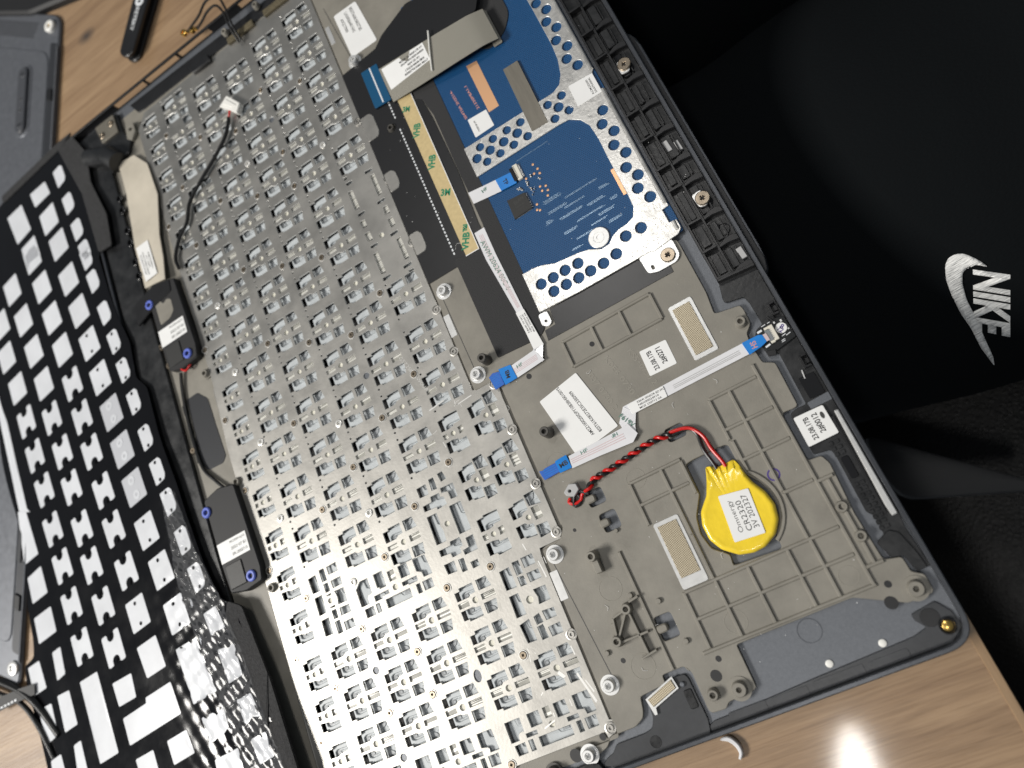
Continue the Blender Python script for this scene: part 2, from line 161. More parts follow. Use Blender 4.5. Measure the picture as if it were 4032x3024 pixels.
def nodes_of(m):
    nt = m.node_tree; return nt.nodes, nt.links, nt.nodes['Principled BSDF']
# blue circuit board: raised copper traces and pad rows under the solder mask
m = mat('solder_blue', (0.0030, 0.046, 0.140), 0.42, spec=0.35)
n, L, b = nodes_of(m)
g = n.new('ShaderNodeNewGeometry'); mp = n.new('ShaderNodeMapping'); L.new(g.outputs['Position'], mp.inputs[0])
br = n.new('ShaderNodeTexBrick'); br.inputs['Scale'].default_value = 560; br.inputs['Mortar Size'].default_value = 0.10; br.inputs['Brick Width'].default_value = 0.55; br.inputs['Row Height'].default_value = 0.42
br.inputs['Color1'].default_value = (1, 1, 1, 1); br.inputs['Color2'].default_value = (0.8, 0.8, 0.8, 1); br.inputs['Mortar'].default_value = (0, 0, 0, 1)
wv = n.new('ShaderNodeTexWave'); wv.wave_type = 'BANDS'; wv.bands_direction = 'X'; wv.inputs['Scale'].default_value = 640; wv.inputs['Distortion'].default_value = 0.0
nz = n.new('ShaderNodeTexVoronoi'); nz.distance = 'MANHATTAN'; nz.inputs['Scale'].default_value = 150; nz.inputs['Randomness'].default_value = 0.8
for t in (br, wv, nz): L.new(mp.outputs[0], t.inputs['Vector'])
cmpn = n.new('ShaderNodeSeparateColor'); L.new(nz.outputs['Color'], cmpn.inputs[0])
gt = n.new('ShaderNodeMath'); gt.operation = 'GREATER_THAN'; gt.inputs[1].default_value = 0.42; L.new(cmpn.outputs[0], gt.inputs[0])
mx = n.new('ShaderNodeMix'); L.new(gt.outputs[0], mx.inputs['Factor']); L.new(wv.outputs['Fac'], mx.inputs[2]); L.new(br.outputs['Fac'], mx.inputs[3])
bp = n.new('ShaderNodeBump'); bp.inputs['Strength'].default_value = 0.7; bp.inputs['Distance'].default_value = 0.00010; bp.invert = True
L.new(br.outputs['Fac'], bp.inputs['Height']); L.new(bp.outputs[0], b.inputs['Normal'])
rp = n.new('ShaderNodeValToRGB'); rp.color_ramp.elements[0].color = (0.0028, 0.040, 0.128, 1); rp.color_ramp.elements[1].color = (0.010, 0.072, 0.190, 1)
L.new(br.outputs['Fac'], rp.inputs[0]); L.new(rp.outputs[0], b.inputs['Base Color']) 
# gold woven conductive fabric
m = mat('gold_mesh', (0.42, 0.36, 0.25), 0.42, 0.6)
n, L, b = nodes_of(m)
g = n.new('ShaderNodeNewGeometry'); mp = n.new('ShaderNodeMapping'); mp.inputs['Rotation'].default_value = (0, 0, 0.5); L.new(g.outputs['Position'], mp.inputs[0])
ck = n.new('ShaderNodeTexChecker'); ck.inputs['Scale'].default_value = 2600; ck.inputs['Color1'].default_value = (0.58, 0.51, 0.38, 1); ck.inputs['Color2'].default_value = (0.20, 0.165, 0.11, 1)
L.new(mp.outputs[0], ck.inputs[0]); L.new(ck.outputs[0], b.inputs['Base Color'])
# speaker mesh
m = mat('grille_mesh', (0.05, 0.052, 0.058), 0.5)
n, L, b = nodes_of(m)
g = n.new('ShaderNodeNewGeometry'); vo = n.new('ShaderNodeTexVoronoi'); vo.inputs['Scale'].default_value = 900; vo.inputs['Randomness'].default_value = 0.0
L.new(g.outputs['Position'], vo.inputs['Vector'])
rp = n.new('ShaderNodeValToRGB'); rp.color_ramp.interpolation = 'CONSTANT'; rp.color_ramp.elements[0].color = (0.008, 0.008, 0.01, 1); rp.color_ramp.elements[1].position = 0.38; rp.color_ramp.elements[1].color = (0.085, 0.09, 0.10, 1)
L.new(vo.outputs['Distance'], rp.inputs[0]); L.new(rp.outputs[0], b.inputs['Base Color'])
# grey ribbon with fine conductors
m = mat('flex_grey', (0.27, 0.255, 0.215), 0.40)
n, L, b = nodes_of(m)
g = n.new('ShaderNodeNewGeometry'); mp = n.new('ShaderNodeMapping'); mp.inputs['Rotation'].default_value = (0, 0, 0.105); L.new(g.outputs['Position'], mp.inputs[0])
wv = n.new('ShaderNodeTexWave'); wv.bands_direction = 'Y'; wv.inputs['Scale'].default_value = 560; L.new(mp.outputs[0], wv.inputs[0])
rp = n.new('ShaderNodeValToRGB'); rp.color_ramp.elements[0].color = (0.20, 0.19, 0.16, 1); rp.color_ramp.elements[1].color = (0.31, 0.295, 0.25, 1)
L.new(wv.outputs['Fac'], rp.inputs[0]); L.new(rp.outputs[0], b.inputs['Base Color'])
bp = n.new('ShaderNodeBump'); bp.inputs['Strength'].default_value = 0.4; bp.inputs['Distance'].default_value = 0.0002; L.new(wv.outputs['Fac'], bp.inputs['Height']); L.new(bp.outputs[0], b.inputs['Normal'])
# leather grain
m = MATS['leather']; n, L, b = nodes_of(m)
g = n.new('ShaderNodeNewGeometry'); vo = n.new('ShaderNodeTexVoronoi'); vo.feature = 'DISTANCE_TO_EDGE'; vo.inputs['Scale'].default_value = 420; L.new(g.outputs['Position'], vo.inputs['Vector'])
bp = n.new('ShaderNodeBump'); bp.inputs['Strength'].default_value = 0.6; bp.inputs['Distance'].default_value = 0.0006; L.new(vo.outputs['Distance'], bp.inputs['Height']); L.new(bp.outputs[0], b.inputs['Normal'])
# lacquered wood, grain along x, with a knot
m = mat('wood', (0.42, 0.27, 0.14), 0.42, coat=0.5, coat_rough=0.085)
n, L, b = nodes_of(m)
g = n.new('ShaderNodeNewGeometry'); mp = n.new('ShaderNodeMapping'); mp.inputs['Scale'].default_value = (6.0, 110, 20); mp.inputs['Rotation'].default_value = (0, 0, 0.05); L.new(g.outputs['Position'], mp.inputs[0])
t1 = n.new('ShaderNodeTexNoise'); t1.inputs['Scale'].default_value = 1.0; t1.inputs['Detail'].default_value = 7; t1.inputs['Roughness'].default_value = 0.62; t1.inputs['Distortion'].default_value = 0.6; L.new(mp.outputs[0], t1.inputs['Vector'])
mp2 = n.new('ShaderNodeMapping'); mp2.inputs['Scale'].default_value = (70, 1500, 60); mp2.inputs['Rotation'].default_value = (0, 0, 0.05); L.new(g.outputs['Position'], mp2.inputs[0])
t2 = n.new('ShaderNodeTexNoise'); t2.inputs['Scale'].default_value = 1.0; t2.inputs['Detail'].default_value = 4; L.new(mp2.outputs[0], t2.inputs['Vector'])
rp = n.new('ShaderNodeValToRGB'); rp.color_ramp.elements[0].position = 0.32; rp.color_ramp.elements[0].color = (0.225, 0.140, 0.078, 1); rp.color_ramp.elements[1].position = 0.66; rp.color_ramp.elements[1].color = (0.375, 0.252, 0.147, 1)
e = rp.color_ramp.elements.new(0.48); e.color = (0.305, 0.198, 0.112, 1)
L.new(t1.outputs['Fac'], rp.inputs[0])
rp2 = n.new('ShaderNodeValToRGB'); rp2.color_ramp.elements[0].position = 0.35; rp2.color_ramp.elements[0].color = (0.80, 0.78, 0.76, 1); rp2.color_ramp.elements[1].position = 0.6; rp2.color_ramp.elements[1].color = (1, 1, 1, 1)
L.new(t2.outputs['Fac'], rp2.inputs[0])
mul = n.new('ShaderNodeMix'); mul.data_type = 'RGBA'; mul.blend_type = 'MULTIPLY'; mul.inputs[0].default_value = 1.0; L.new(rp.outputs[0], mul.inputs[6]); L.new(rp2.outputs[0], mul.inputs[7])
kn = n.new('ShaderNodeMapping'); kn.inputs['Location'].default_value = (0.1224 * 130, -0.3637 * 190, 0); kn.inputs['Scale'].default_value = (130, 190, 0); L.new(g.outputs['Position'], kn.inputs[0])
ks = n.new('ShaderNodeTexGradient'); ks.gradient_type = 'SPHERICAL'; L.new(kn.outputs[0], ks.inputs[0])
mk = n.new('ShaderNodeMix'); mk.data_type = 'RGBA'; L.new(ks.outputs['Fac'], mk.inputs[0]); L.new(mul.outputs[2], mk.inputs[6]); mk.inputs[7].default_value = (0.045, 0.038, 0.035, 1)
L.new(mk.outputs[2], b.inputs['Base Color'])
bp = n.new('ShaderNodeBump'); bp.inputs['Strength'].default_value = 0.25; bp.inputs['Distance'].default_value = 0.0006; L.new(t2.outputs['Fac'], bp.inputs['Height']); L.new(bp.outputs[0], b.inputs['Normal'])
# satin stitch for the embroidery
m = mat('thread_white', (0.66, 0.66, 0.64), 0.55)
n, L, b = nodes_of(m)
g = n.new('ShaderNodeNewGeometry'); mp = n.new('ShaderNodeMapping'); mp.inputs['Scale'].default_value = (260, 2200, 260); mp.inputs['Rotation'].default_value = (0, 0, 0.5); L.new(g.outputs['Position'], mp.inputs[0])
t2 = n.new('ShaderNodeTexNoise'); t2.inputs['Scale'].default_value = 1.0; L.new(mp.outputs[0], t2.inputs['Vector'])
bp = n.new('ShaderNodeBump'); bp.inputs['Strength'].default_value = 0.9; bp.inputs['Distance'].default_value = 0.0008; L.new(t2.outputs['Fac'], bp.inputs['Height']); L.new(bp.outputs[0], b.inputs['Normal'])
rp = n.new('ShaderNodeValToRGB'); rp.color_ramp.elements[0].position = 0.3; rp.color_ramp.elements[0].color = (0.58, 0.58, 0.57, 1); rp.color_ramp.elements[1].position = 0.6; rp.color_ramp.elements[1].color = (0.93, 0.93, 0.91, 1)
L.new(t2.outputs['Fac'], rp.inputs[0]); L.new(rp.outputs[0], b.inputs['Base Color'])

# ------------------------------------------------------------------ mesh helpers
def ccw(p):
    a = sum(p[i][0] * p[(i + 1) % len(p)][1] - p[(i + 1) % len(p)][0] * p[i][1] for i in range(len(p)))
    return list(p) if a > 0 else list(p)[::-1]
def offset(p, d):                            # move a loop to its left by d
    if d == 0: return list(p)
    out = []; n = len(p)
    for i in range(n):
        ax, ay = p[i - 1][:2]; bx, by = p[i][:2]; cx, cy = p[(i + 1) % n][:2]
        e1 = Vector((bx - ax, by - ay)); e2 = Vector((cx - bx, cy - by))
        if e1.length < 1e-6 or e2.length < 1e-6: out.append((bx, by)); continue
        e1.normalize(); e2.normalize(); n1 = Vector((-e1.y, e1.x)); n2 = Vector((-e2.y, e2.x)); q = n1 + n2
        k = q.length_squared
        if k < 0.15: q = n1; k = 2
        q = q * (2 / k) if k else n1
        if q.length > 2: q = q.normalized() * 2
        out.append((bx + q.x * d, by + q.y * d))
    return out
def circ(x, y, r, n=20, ry=None, rot=0):
    ry = ry or r; c, s = math.cos(rot), math.sin(rot); o = []
    for i in range(n):
        a = 2 * math.pi * i / n; u, v = r * math.cos(a), ry * math.sin(a); o.append((x + u * c - v * s, y + u * s + v * c))
    return o
def rnd(p, r, n=4):                          # fillet the corners of a loop
    o = []; N = len(p)
    for i in range(N):
        A, Bv, C = Vector(p[i - 1][:2]), Vector(p[i][:2]), Vector(p[(i + 1) % N][:2])
        u, v = (A - Bv), (C - Bv); rr = min(r, u.length * 0.45, v.length * 0.45)
        if rr < 1e-3: o.append(tuple(Bv)); continue
        P0, P1 = Bv + u.normalized() * rr, Bv + v.normalized() * rr
        for k in range(n + 1):
            t = k / n; q = P0 * (1 - t) ** 2 + Bv * 2 * t * (1 - t) + P1 * t ** 2; o.append((q.x, q.y))
    return o
def rect(x0, x1, y0, y1, r=0, n=4):
    p = [(x0, y0), (x1, y0), (x1, y1), (x0, y1)]; return rnd(p, r, n) if r else p
def quad(cx, cy, w, h, ang=0):
    c, s = math.cos(ang), math.sin(ang); return [(cx + u * c - v * s, cy + u * s + v * c) for u, v in ((-w / 2, -h / 2), (w / 2, -h / 2), (w / 2, h / 2), (-w / 2, h / 2))]
def fill2d(loops, extra=()):                  # constrained Delaunay fill of loops, even-odd
    vs = []; es = []
    for l in loops:
        o = len(vs); vs += [Vector(q[:2]) for q in l]; es += [(o + i, o + (i + 1) % len(l)) for i in range(len(l))]
    vs += [Vector(q) for q in extra]
    r = delaunay_2d_cdt(vs, es, [], 0, 1e-5)
    ys = [q[1] for l in loops for q in l]; y0 = min(ys); step = max((max(ys) - y0) / 200, 1e-3); bins = {}
    for l in loops:
        for i in range(len(l)):
            a, c = l[i], l[(i + 1) % len(l)]
            if a[1] == c[1]: continue
            for k in range(int((min(a[1], c[1]) - y0) / step), int((max(a[1], c[1]) - y0) / step) + 1): bins.setdefault(k, []).append((a[0], a[1], c[0], c[1]))
    out = []
    for t in r[2]:
        p, q, w = (r[0][i] for i in t); x, y = (p.x + q.x + w.x) / 3, (p.y + q.y + w.y) / 3; n = 0
        for ax, ay, cx, cy in bins.get(int((y - y0) / step), ()):
            if (ay > y) != (cy > y) and x < (cx - ax) * (y - ay) / (cy - ay) + ax: n += 1
        if n % 2:
            ar = (q.x - p.x) * (w.y - p.y) - (w.x - p.x) * (q.y - p.y); out.append(tuple(t) if ar > 0 else tuple(t)[::-1])
    return r[0], out
class MB:
    def __init__(s): s.v = []; s.f = []; s.m = []
    def add(s, vs, fs, mi=0):
        o = len(s.v); s.v += [tuple(q) for q in vs]; s.f += [tuple(i + o for i in f) for f in fs]; s.m += [mi] * len(fs); return s
    def prism(s, loop, z0, z1, holes=(), ch=0.0, mi=0, ei=None, bottom=False, zf=None):
        ei = mi if ei is None else ei
        loops = [ccw(loop)] + [ccw(h)[::-1] for h in holes]
        tops = [offset(l, ch) for l in loops]
        pv, pt = fill2d(tops); f = zf or (lambda x, y: 0.0)
        s.add([(q.x, q.y, z1 + f(q.x, q.y)) for q in pv], pt, mi)
        if bottom: s.add([(q.x, q.y, z0 + f(q.x, q.y)) for q in pv], [t[::-1] for t in pt], mi)
        for l, t in zip(loops, tops):
            k = len(l)
            if ch:
                s.add([(x, y, z1 + f(x, y)) for x, y in t] + [(q[0], q[1], z1 - ch + f(q[0], q[1])) for q in l], [(i, k + i, k + (i + 1) % k, (i + 1) % k) for i in range(k)], ei)
            s.add([(q[0], q[1], z1 - ch + f(q[0], q[1])) for q in l] + [(q[0], q[1], z0 + f(q[0], q[1])) for q in l], [(i, k + i, k + (i + 1) % k, (i + 1) % k) for i in range(k)], ei)
        return s
    def box(s, x0, x1, y0, y1, z0, z1, ch=0.0, mi=0): return s.prism(rect(x0, x1, y0, y1), z0, z1, ch=ch, mi=mi, bottom=True)
    def lathe(s, cx, cy, prof, n=24, mi=0):
        vs = []; fs = []
        for r, z in prof: vs += [(cx + r * math.cos(2 * math.pi * i / n), cy + r * math.sin(2 * math.pi * i / n), z) for i in range(n)]
        for k in range(len(prof) - 1):
            for i in range(n): j = (i + 1) % n; fs.append((k * n + i, k * n + j, (k + 1) * n + j, (k + 1) * n + i))
        if prof[-1][0] > 1e-4: fs.append(tuple((len(prof) - 1) * n + i for i in range(n)))
        return s.add(vs, fs, mi)
    def tube(s, path, r, n=10, mi=0, cap=True):
        P = [Vector(p) for p in path]; vs = []; fs = []; up = Vector((0.13, 0.21, 1)).normalized()
        for i, p in enumerate(P):
            d = (P[min(i + 1, len(P) - 1)] - P[max(i - 1, 0)]).normalized(); a = d.cross(up).normalized(); b2 = d.cross(a)
            rr = r[i] if isinstance(r, (list, tuple)) else r
            vs += [p + a * math.cos(2 * math.pi * k / n) * rr + b2 * math.sin(2 * math.pi * k / n) * rr for k in range(n)]
        for i in range(len(P) - 1):
            for k in range(n): j = (k + 1) % n; fs.append((i * n + k, (i + 1) * n + k, (i + 1) * n + j, i * n + j))
        if cap: fs.append(tuple(range(n))); fs.append(tuple((len(P) - 1) * n + k for k in range(n))[::-1])
        return s.add(vs, fs, mi)
    def bar(s, a, c, w, z0, z1, ch=0.0, mi=0):
        A, C2 = Vector(a), Vector(c); d = (C2 - A).normalized(); q = Vector((-d.y, d.x)) * w / 2
        return s.prism([tuple(A - q), tuple(C2 - q), tuple(C2 + q), tuple(A + q)], z0, z1, ch=ch, mi=mi, bottom=True)
    def ribbon(s, left, right, zs, th=0.15, mi=0):
        k = len(left); vs = [(x, y, z) for (x, y), z in zip(left, zs)] + [(x, y, z) for (x, y), z in zip(right, zs)]
        vs += [(x, y, z - th) for (x, y), z in zip(left, zs)] + [(x, y, z - th) for (x, y), z in zip(right, zs)]
        fs = []
        for i in range(k - 1):
            fs += [(i, i + 1, k + i + 1, k + i), (2 * k + i, 3 * k + i, 3 * k + i + 1, 2 * k + i + 1), (i, 2 * k + i, 2 * k + i + 1, i + 1), (k + i, k + i + 1, 3 * k + i + 1, 3 * k + i)]
        fs += [(0, k, 3 * k, 2 * k), (k - 1, 3 * k - 1, 4 * k - 1, 2 * k - 1)]
        return s.add(vs, fs, mi)
    def mesh(s, name, mats):
        me = bpy.data.meshes.new(name); me.from_pydata([(x * S, y * S, z * S) for x, y, z in s.v], [], s.f)
        for q in ([mats] if isinstance(mats, str) else mats): me.materials.append(MATS[q])
        me.polygons.foreach_set('material_index', s.m); me.polygons.foreach_set('use_smooth', [True] * len(s.f))
        bm = bmesh.new(); bm.from_mesh(me); bmesh.ops.remove_doubles(bm, verts=bm.verts, dist=1e-7); bmesh.ops.recalc_face_normals(bm, faces=bm.faces) if getattr(s, 'recalc', False) else None
        bm.to_mesh(me); bm.free()
        me.set_sharp_from_angle(angle=math.radians(32)); me.update(); return me
    def build(s, name, mats, parent=None, loc=None):
        return put(name, s.mesh(name, mats), parent, loc)
def put(name, me, parent=None, loc=None, rz=0, sc=None):
    o = bpy.data.objects.new(name, me); COL.objects.link(o)
    if parent: o.parent = parent
    if loc: o.location = Vector(loc) * S
    if rz: o.rotation_euler = (0, 0, rz)
    if sc: o.scale = sc
    return o
def thing(name, label, cat, group=None, kind=None):
    o = bpy.data.objects.new(name, None); COL.objects.link(o); o.empty_display_size = 0.01; tag(o, label, cat, group, kind); return o
def tag(o, label=None, cat=None, group=None, kind=None):
    if label: o['label'] = label
    if cat: o['category'] = cat
    if group: o['group'] = group
    if kind: o['kind'] = kind
    return o
def text_mesh(body, bold=0.0, ext=0.0):
    c = bpy.data.curves.new('lettering', 'FONT'); c.body = body; c.size = 1.0; c.offset = bold; c.extrude = ext; c.resolution_u = 3
    o = bpy.data.objects.new('lettering', c); COL.objects.link(o); bpy.context.view_layer.update()
    me = bpy.data.meshes.new_from_object(o.evaluated_get(bpy.context.evaluated_depsgraph_get()))
    bpy.data.objects.remove(o); bpy.data.curves.remove(c); return me
def text(body, cx, cy, w, h, ang, z, m, parent, bold=0.012, ext=0.0, name='lettering', zf=None):
    """flat print: width w along the reading direction, cap height h, centred on (cx, cy), angle in degrees"""
    me = text_mesh(body, bold); xs = [v.co.x for v in me.vertices]; ys = [v.co.y for v in me.vertices]
    x0, x1, y0, y1 = min(xs), max(xs), min(ys), max(ys); kx = w / (x1 - x0); ky = h / (y1 - y0); a = math.radians(ang); ca, sa = math.cos(a), math.sin(a)
    for v in me.vertices:
        u = (v.co.x - (x0 + x1) / 2) * kx; q = (v.co.y - (y0 + y1) / 2) * ky
        px, py = cx + u * ca - q * sa, cy + u * sa + q * ca; v.co = Vector((px, py, z + (zf(px, py) if zf else 0))) * S
    if ext:
        bm = bmesh.new(); bm.from_mesh(me); r = bmesh.ops.extrude_face_region(bm, geom=bm.faces[:]); bmesh.ops.translate(bm, verts=[q for q in r['geom'] if isinstance(q, bmesh.types.BMVert)], vec=(0, 0, ext * S)); bm.to_mesh(me); bm.free()
    me.materials.clear(); me.materials.append(MATS[m]); return put(name, me, parent)
def cross_poly(r, w, rot=0.4):
    p = [(w, w), (w, r), (-w, r), (-w, w), (-r, w), (-r, -w), (-w, -w), (-w, -r), (w, -r), (w, -w), (r, -w), (r, w)]
    c, s = math.cos(rot), math.sin(rot); return [(x * c - y * s, x * s + y * c) for x, y in p]
def screw_mesh(r, h, m='bronze_screw', rot=0.4):
    b = MB(); b.prism(circ(0, 0, r, 24), 0, h, holes=[cross_poly(r * 0.30, r * 0.085, rot)], ch=h * 0.35)
    b.prism(circ(0, 0, r * 0.4, 12), -0.5, h - 0.45, mi=1); return b.mesh('screw', [m, 'void_black'])

# ================================================================== the setting
TZ = -9.0                                     # table surface
b = MB(); b.prism(rect(-950, 119.3, -520, 950, 4), TZ - 20, TZ, ch=1.2, bottom=True)
tbl = thing('wooden_table', 'light brown lacquered wooden table under the opened laptop', 'table')
b.build('tabletop', 'wood', tbl)
b = MB(); b.prism(rect(117.2, 119.8, -520, 950, 0.5), TZ - 19.5, TZ + 0.25, ch=0.2); mat('wood_edge', (0.27, 0.175, 0.095), 0.3, var=0.2, vscale=60, stretch=(6, 0.6, 1), coat=0.5); b.build('edge_band', 'wood_edge', tbl)

# ================================================================== laptop top case
case = thing('laptop_top_case', 'opened dark grey laptop top case lying keys-down on the table', 'laptop')
X0, X1, Y0, Y1 = -139.5, 119.0, -66.8, 296.0
outer = rect(X0, X1, Y0, Y1, 9, 8)
inner = rect(X0 + 1.6, X1 - 1.6, Y0 + 1.6, Y1 - 1.2, 7.6, 8)
WELL = [(-98.5, 279), (9, 279), (9, 67), (18.5, 67), (18.5, 8), (9, 5.5), (9, -53.5), (-100.5, -53.5)]   # opening the keys sit in
b = MB(); b.prism(outer, -2.6, -1.3, holes=[WELL], bottom=True); b.build('shell', 'shell_blue', case)
# rim: the wall at the Y1 end is built apart, with its vent openings
wall = MB()
# front, side and rear walls as one band (open at the vent side)
band_o = [(X1, Y1 - 12)] + [q for q in rnd([(X1, Y1 - 12), (X1, Y0), (X0, Y0), (X0, Y1 - 12)], 9, 8) if q[1] < Y1 - 15] + [(X0, Y1 - 12)]
band_i = [(X0 + 1.6, Y1 - 12)] + [q for q in rnd([(X0 + 1.6, Y1 - 12), (X0 + 1.6, Y0 + 1.6), (X1 - 1.6, Y0 + 1.6), (X1 - 1.6, Y1 - 12)], 7.6, 8) if q[1] < Y1 - 15] + [(X1 - 1.6, Y1 - 12)]
wall.prism(band_o + band_i, -2.6, 2.3, ch=0.3); wall.build('side_wall', 'shell_rim', case)
b = MB(); b.prism(offset(ccw(outer), -0.35)[:], -4.3, -2.6, holes=[WELL]); b.build('outer_edge', 'lid_black', case)
# vent wall
b = MB(); b.box(X0, X1, Y1 - 1.3, Y1, 2.6, 3.5, 0.2); b.box(X0, X1, Y1 - 1.3, Y1, -4.2, -1.1, 0.1)
ops = [(-108.4, -87.0), (-86.0, -64.6), (-63.4, -42.6), (-24.0, -12.5), (-10.5, 8), (10, 28)]
xs = [X0] + [q for a in ops for q in a] + [X1]
for i in range(0, len(xs), 2): b.box(xs[i], xs[i + 1], Y1 - 1.3, Y1, -1.1, 2.6, 0.0)
b.build('vent_wall', 'satin_black', case)
# display lid below, with the thin tab that sticks out at the front
lid = MB(); lid.prism(offset(ccw(rect(X0, X1, Y0, Y1, 9, 8)), -0.2), TZ + 0.2, -4.9, ch=0.8)
lid.prism([(X1 - 3, 166), (119.6, 165), (120.6, 163.5), (121.5, 161), (122.0, 157), (122.1, 66), (121.8, 61), (120.8, 57.5), (119.6, 56), (X1 - 3, 55)], TZ + 1.0, -4.4, ch=0.5)
lid.build('display_lid', 'lid_black', case)
b = MB(); b.prism([(121.0, 160), (121.75, 157), (121.9, 66), (121.3, 61.5), (121.0, 66)], -5.0, -4.0, ch=0.15); b.build('lid_tab_edge', 'shell_rim', case)

# brown moulded inner cover with its pockets
KEY_R = [(10.9, 277.5), (10.9, 68.3), (20.9, 68.3), (21.4, 30), (21.4, 9.5), (19.2, 6.6), (16.5, 5.6), (11.4, 5.6), (11.0, -57.2)]
brown = BROWN[:-1] + [(-6, -57.6)] + KEY_R[::-1] + [(10.9, 288), (97.8, 288)]
pk = lambda x0, x1, y0, y1, r=1.2: rect(x0, x1, y0, y1, r)
holes = [rnd(BATT_POCKET, 0.8, 2), pk(33.3, 39.4, 11.2, 16.6), pk(66.8, 73.2, 19.2, 23.8), pk(34.6, 40.6, 1.6, 8.0), pk(37.2, 43.2, -36.4, -28.6)]
b = MB(); b.prism(rnd(brown, 0.7, 2), -1.3, 0.3, holes=holes, ch=0.18); b.build('inner_cover', 'brown_plastic', case)
# floor of the keyboard well and the ledge round it
b = MB(); b.prism([(X0 + 1.6, 288), (11.4, 288), (11.4, 69), (21.5, 69), (21.5, 7), (11.4, 4), (11.4, -57.0), (-6, -57.6), (-6, -60), (X0 + 1.6, -60)], -1.4, -0.9, holes=[WELL]); b.build('keyboard_well', 'brown_plastic', case)
for x, y in ((34.4, 13.9), (68.6, 21.6), (35.5, 4.8), (38.6, -32.5)): MB().prism(rect(x - 1.6, x + 2.0, y - 1.3, y + 1.3, 1.1), -0.6, 1.5, ch=0.4).build('cable_tongue', 'brown_plastic', case)   # tongues in the cable pockets

def rib(a, c, w=1.15, z1=1.0): MB().bar(a, c, w, 0.2, z1 + (0.04 if abs(a[0] - c[0]) < abs(a[1] - c[1]) else 0.0), 0.28).build('rib', 'brown_plastic', case)
XR, YT = 101.5, 26.0
for a, c in (((XR, 30), (XR, -44)), ((84.3, YT), (XR - .6, YT)), ((84.3, YT), (84.3, 11.5)), ((91.3, YT), (91.3, -9.5)), ((84.3, 15), (XR - .6, 15)), ((84.9, 4.2), (XR - .6, 4.2)), ((84.9, 11), (84.9, 0.5)),
             ((91.3, -10), (XR - .6, -10)), ((91.3, -10), (91.3, -25)), ((50, -25.3), (XR - .6, -25.3)), ((50, -34), (XR - .6, -34)), ((47.2, -43.8), (102.2, -43.8)), ((49.9, -25), (49.9, -43.2)),
             ((60.5, -25.3), (60.5, -43.4)), ((71.4, -25.3), (71.4, -43.4)), ((84.3, -25.3), (84.3, -43.4)), ((91.7, -25.3), (91.7, -43.4)),
             ((48.9, 12.9), (67.6, 12.9)), ((48.9, 12.9), (48.9, -2.0)), ((60.3, 12.9), (60.3, -10)), ((48.9, 5), (67, 5)), ((67.4, 12.4), (67.4, 1)), ((60.3, -10), (60.3, -25)),
             ((48.6, 68), (83.2, 68)), ((48.6, 58), (83.2, 58)), ((48.6, 68), (48.6, 58)), ((60.2, 68), (60.2, 58)), ((71.3, 68), (71.3, 58)), ((83.2, 68), (83.2, 58)),
             ((101.5, -11), (106.6, -11)), ((104.6, -11.5), (104.6, -38.5)), ((101.8, -38.6), (107.2, -38.6)),
             ((36.0, -5.5), (36.4, -45), )): rib(a, c)
# curved rib round the coin cell pocket
arc = lambda a0, a1, r, n=14: [(75.6 + r * math.cos(math.radians(a0 + (a1 - a0) * i / n)), -10.2 + r * math.sin(math.radians(a0 + (a1 - a0) * i / n))) for i in range(n + 1)]
for a0, a1 in ((-58, 50),):
    p = arc(a0, a1, 13.2); q = arc(a0, a1, 14.5); MB().prism(p + q[::-1], 0.2, 0.9, ch=0.3).build('rib', 'brown_plastic', case)
# screw posts, pegs and moulding marks
def post(x, y, prof, m='brown_plastic', name='screw_post'):
    bb = MB(); bb.lathe(x, y, prof, 24); bb.lathe(x, y, [(0.0, 0), (prof[-1][0] * 0.98, prof[-1][1] - 1.2)][1:], 16, 1); return bb.build(name, [m, 'void_black'], case)
def hollow(ro, ri, h, z=0.2, fl=None):
    p = []
    if fl: p += [(fl, z), (fl, z + 0.35), (ro + 0.25, z + 0.35)]
    else: p += [(ro + 0.3, z)]
    return p + [(ro, z + h - 0.25), (ro - 0.2, z + h), (ri + 0.1, z + h), (ri, z + h - 0.15), (ri * 0.95, z + h - 1.6)]
for x, y in ((15.0, 109.8), (14.6, 73.1), (15.1, 2.5), (15.1, -42.1), (-0.3, -59.0), (18.3, 226.5)): post(x, y, hollow(2.0, 1.0, 2.6, fl=3.2), 'bright_steel', 'threaded_insert')
for x, y in ((20.1, 76.3), (30.5, 41.1)): post(x, y, hollow(1.75, 0.8, 5.5), 'dark_post')
for x, y, h in ((30.8, -22.8, 3.0), (23.6, -30.8, 3.0), (27.7, -3.5, 5.0), (44.8, -55.5, 2.5), (104.9, -30.1, 1.6), (104.7, 44.0, 2.6), (104.2, -20.5, 1.4)): post(x, y, hollow(1.7, 0.85, h))
for x, y in ((110.9, -48.7), (52.8, -56.7)): post(x, y, hollow(2.2, 0.8, 2.4, fl=3.6))
b = MB(); b.prism(rect(26.6, 29.0, -9.3, -4.6, 0.4), 0.2, 3.4, ch=0.25); b.build('peg_block', 'brown_plastic', case)
for a, c in (((30.8, -22.8), (25.3, -23.8)), ((25.3, -23.8), (23.9, -30.8)), ((30.8, -22.8), (24.4, -30.4)), ((31, -24), (31.6, -38)), ((23.6, -31.6), (34.5, -31.6)), ((29, -38.4), (34.5, -37.6)), ((32.4, -21.2), (36, -20.6))): MB().bar(a, c, 0.75, 0.2, 2.2, 0.15).build('rib', 'brown_plastic', case)
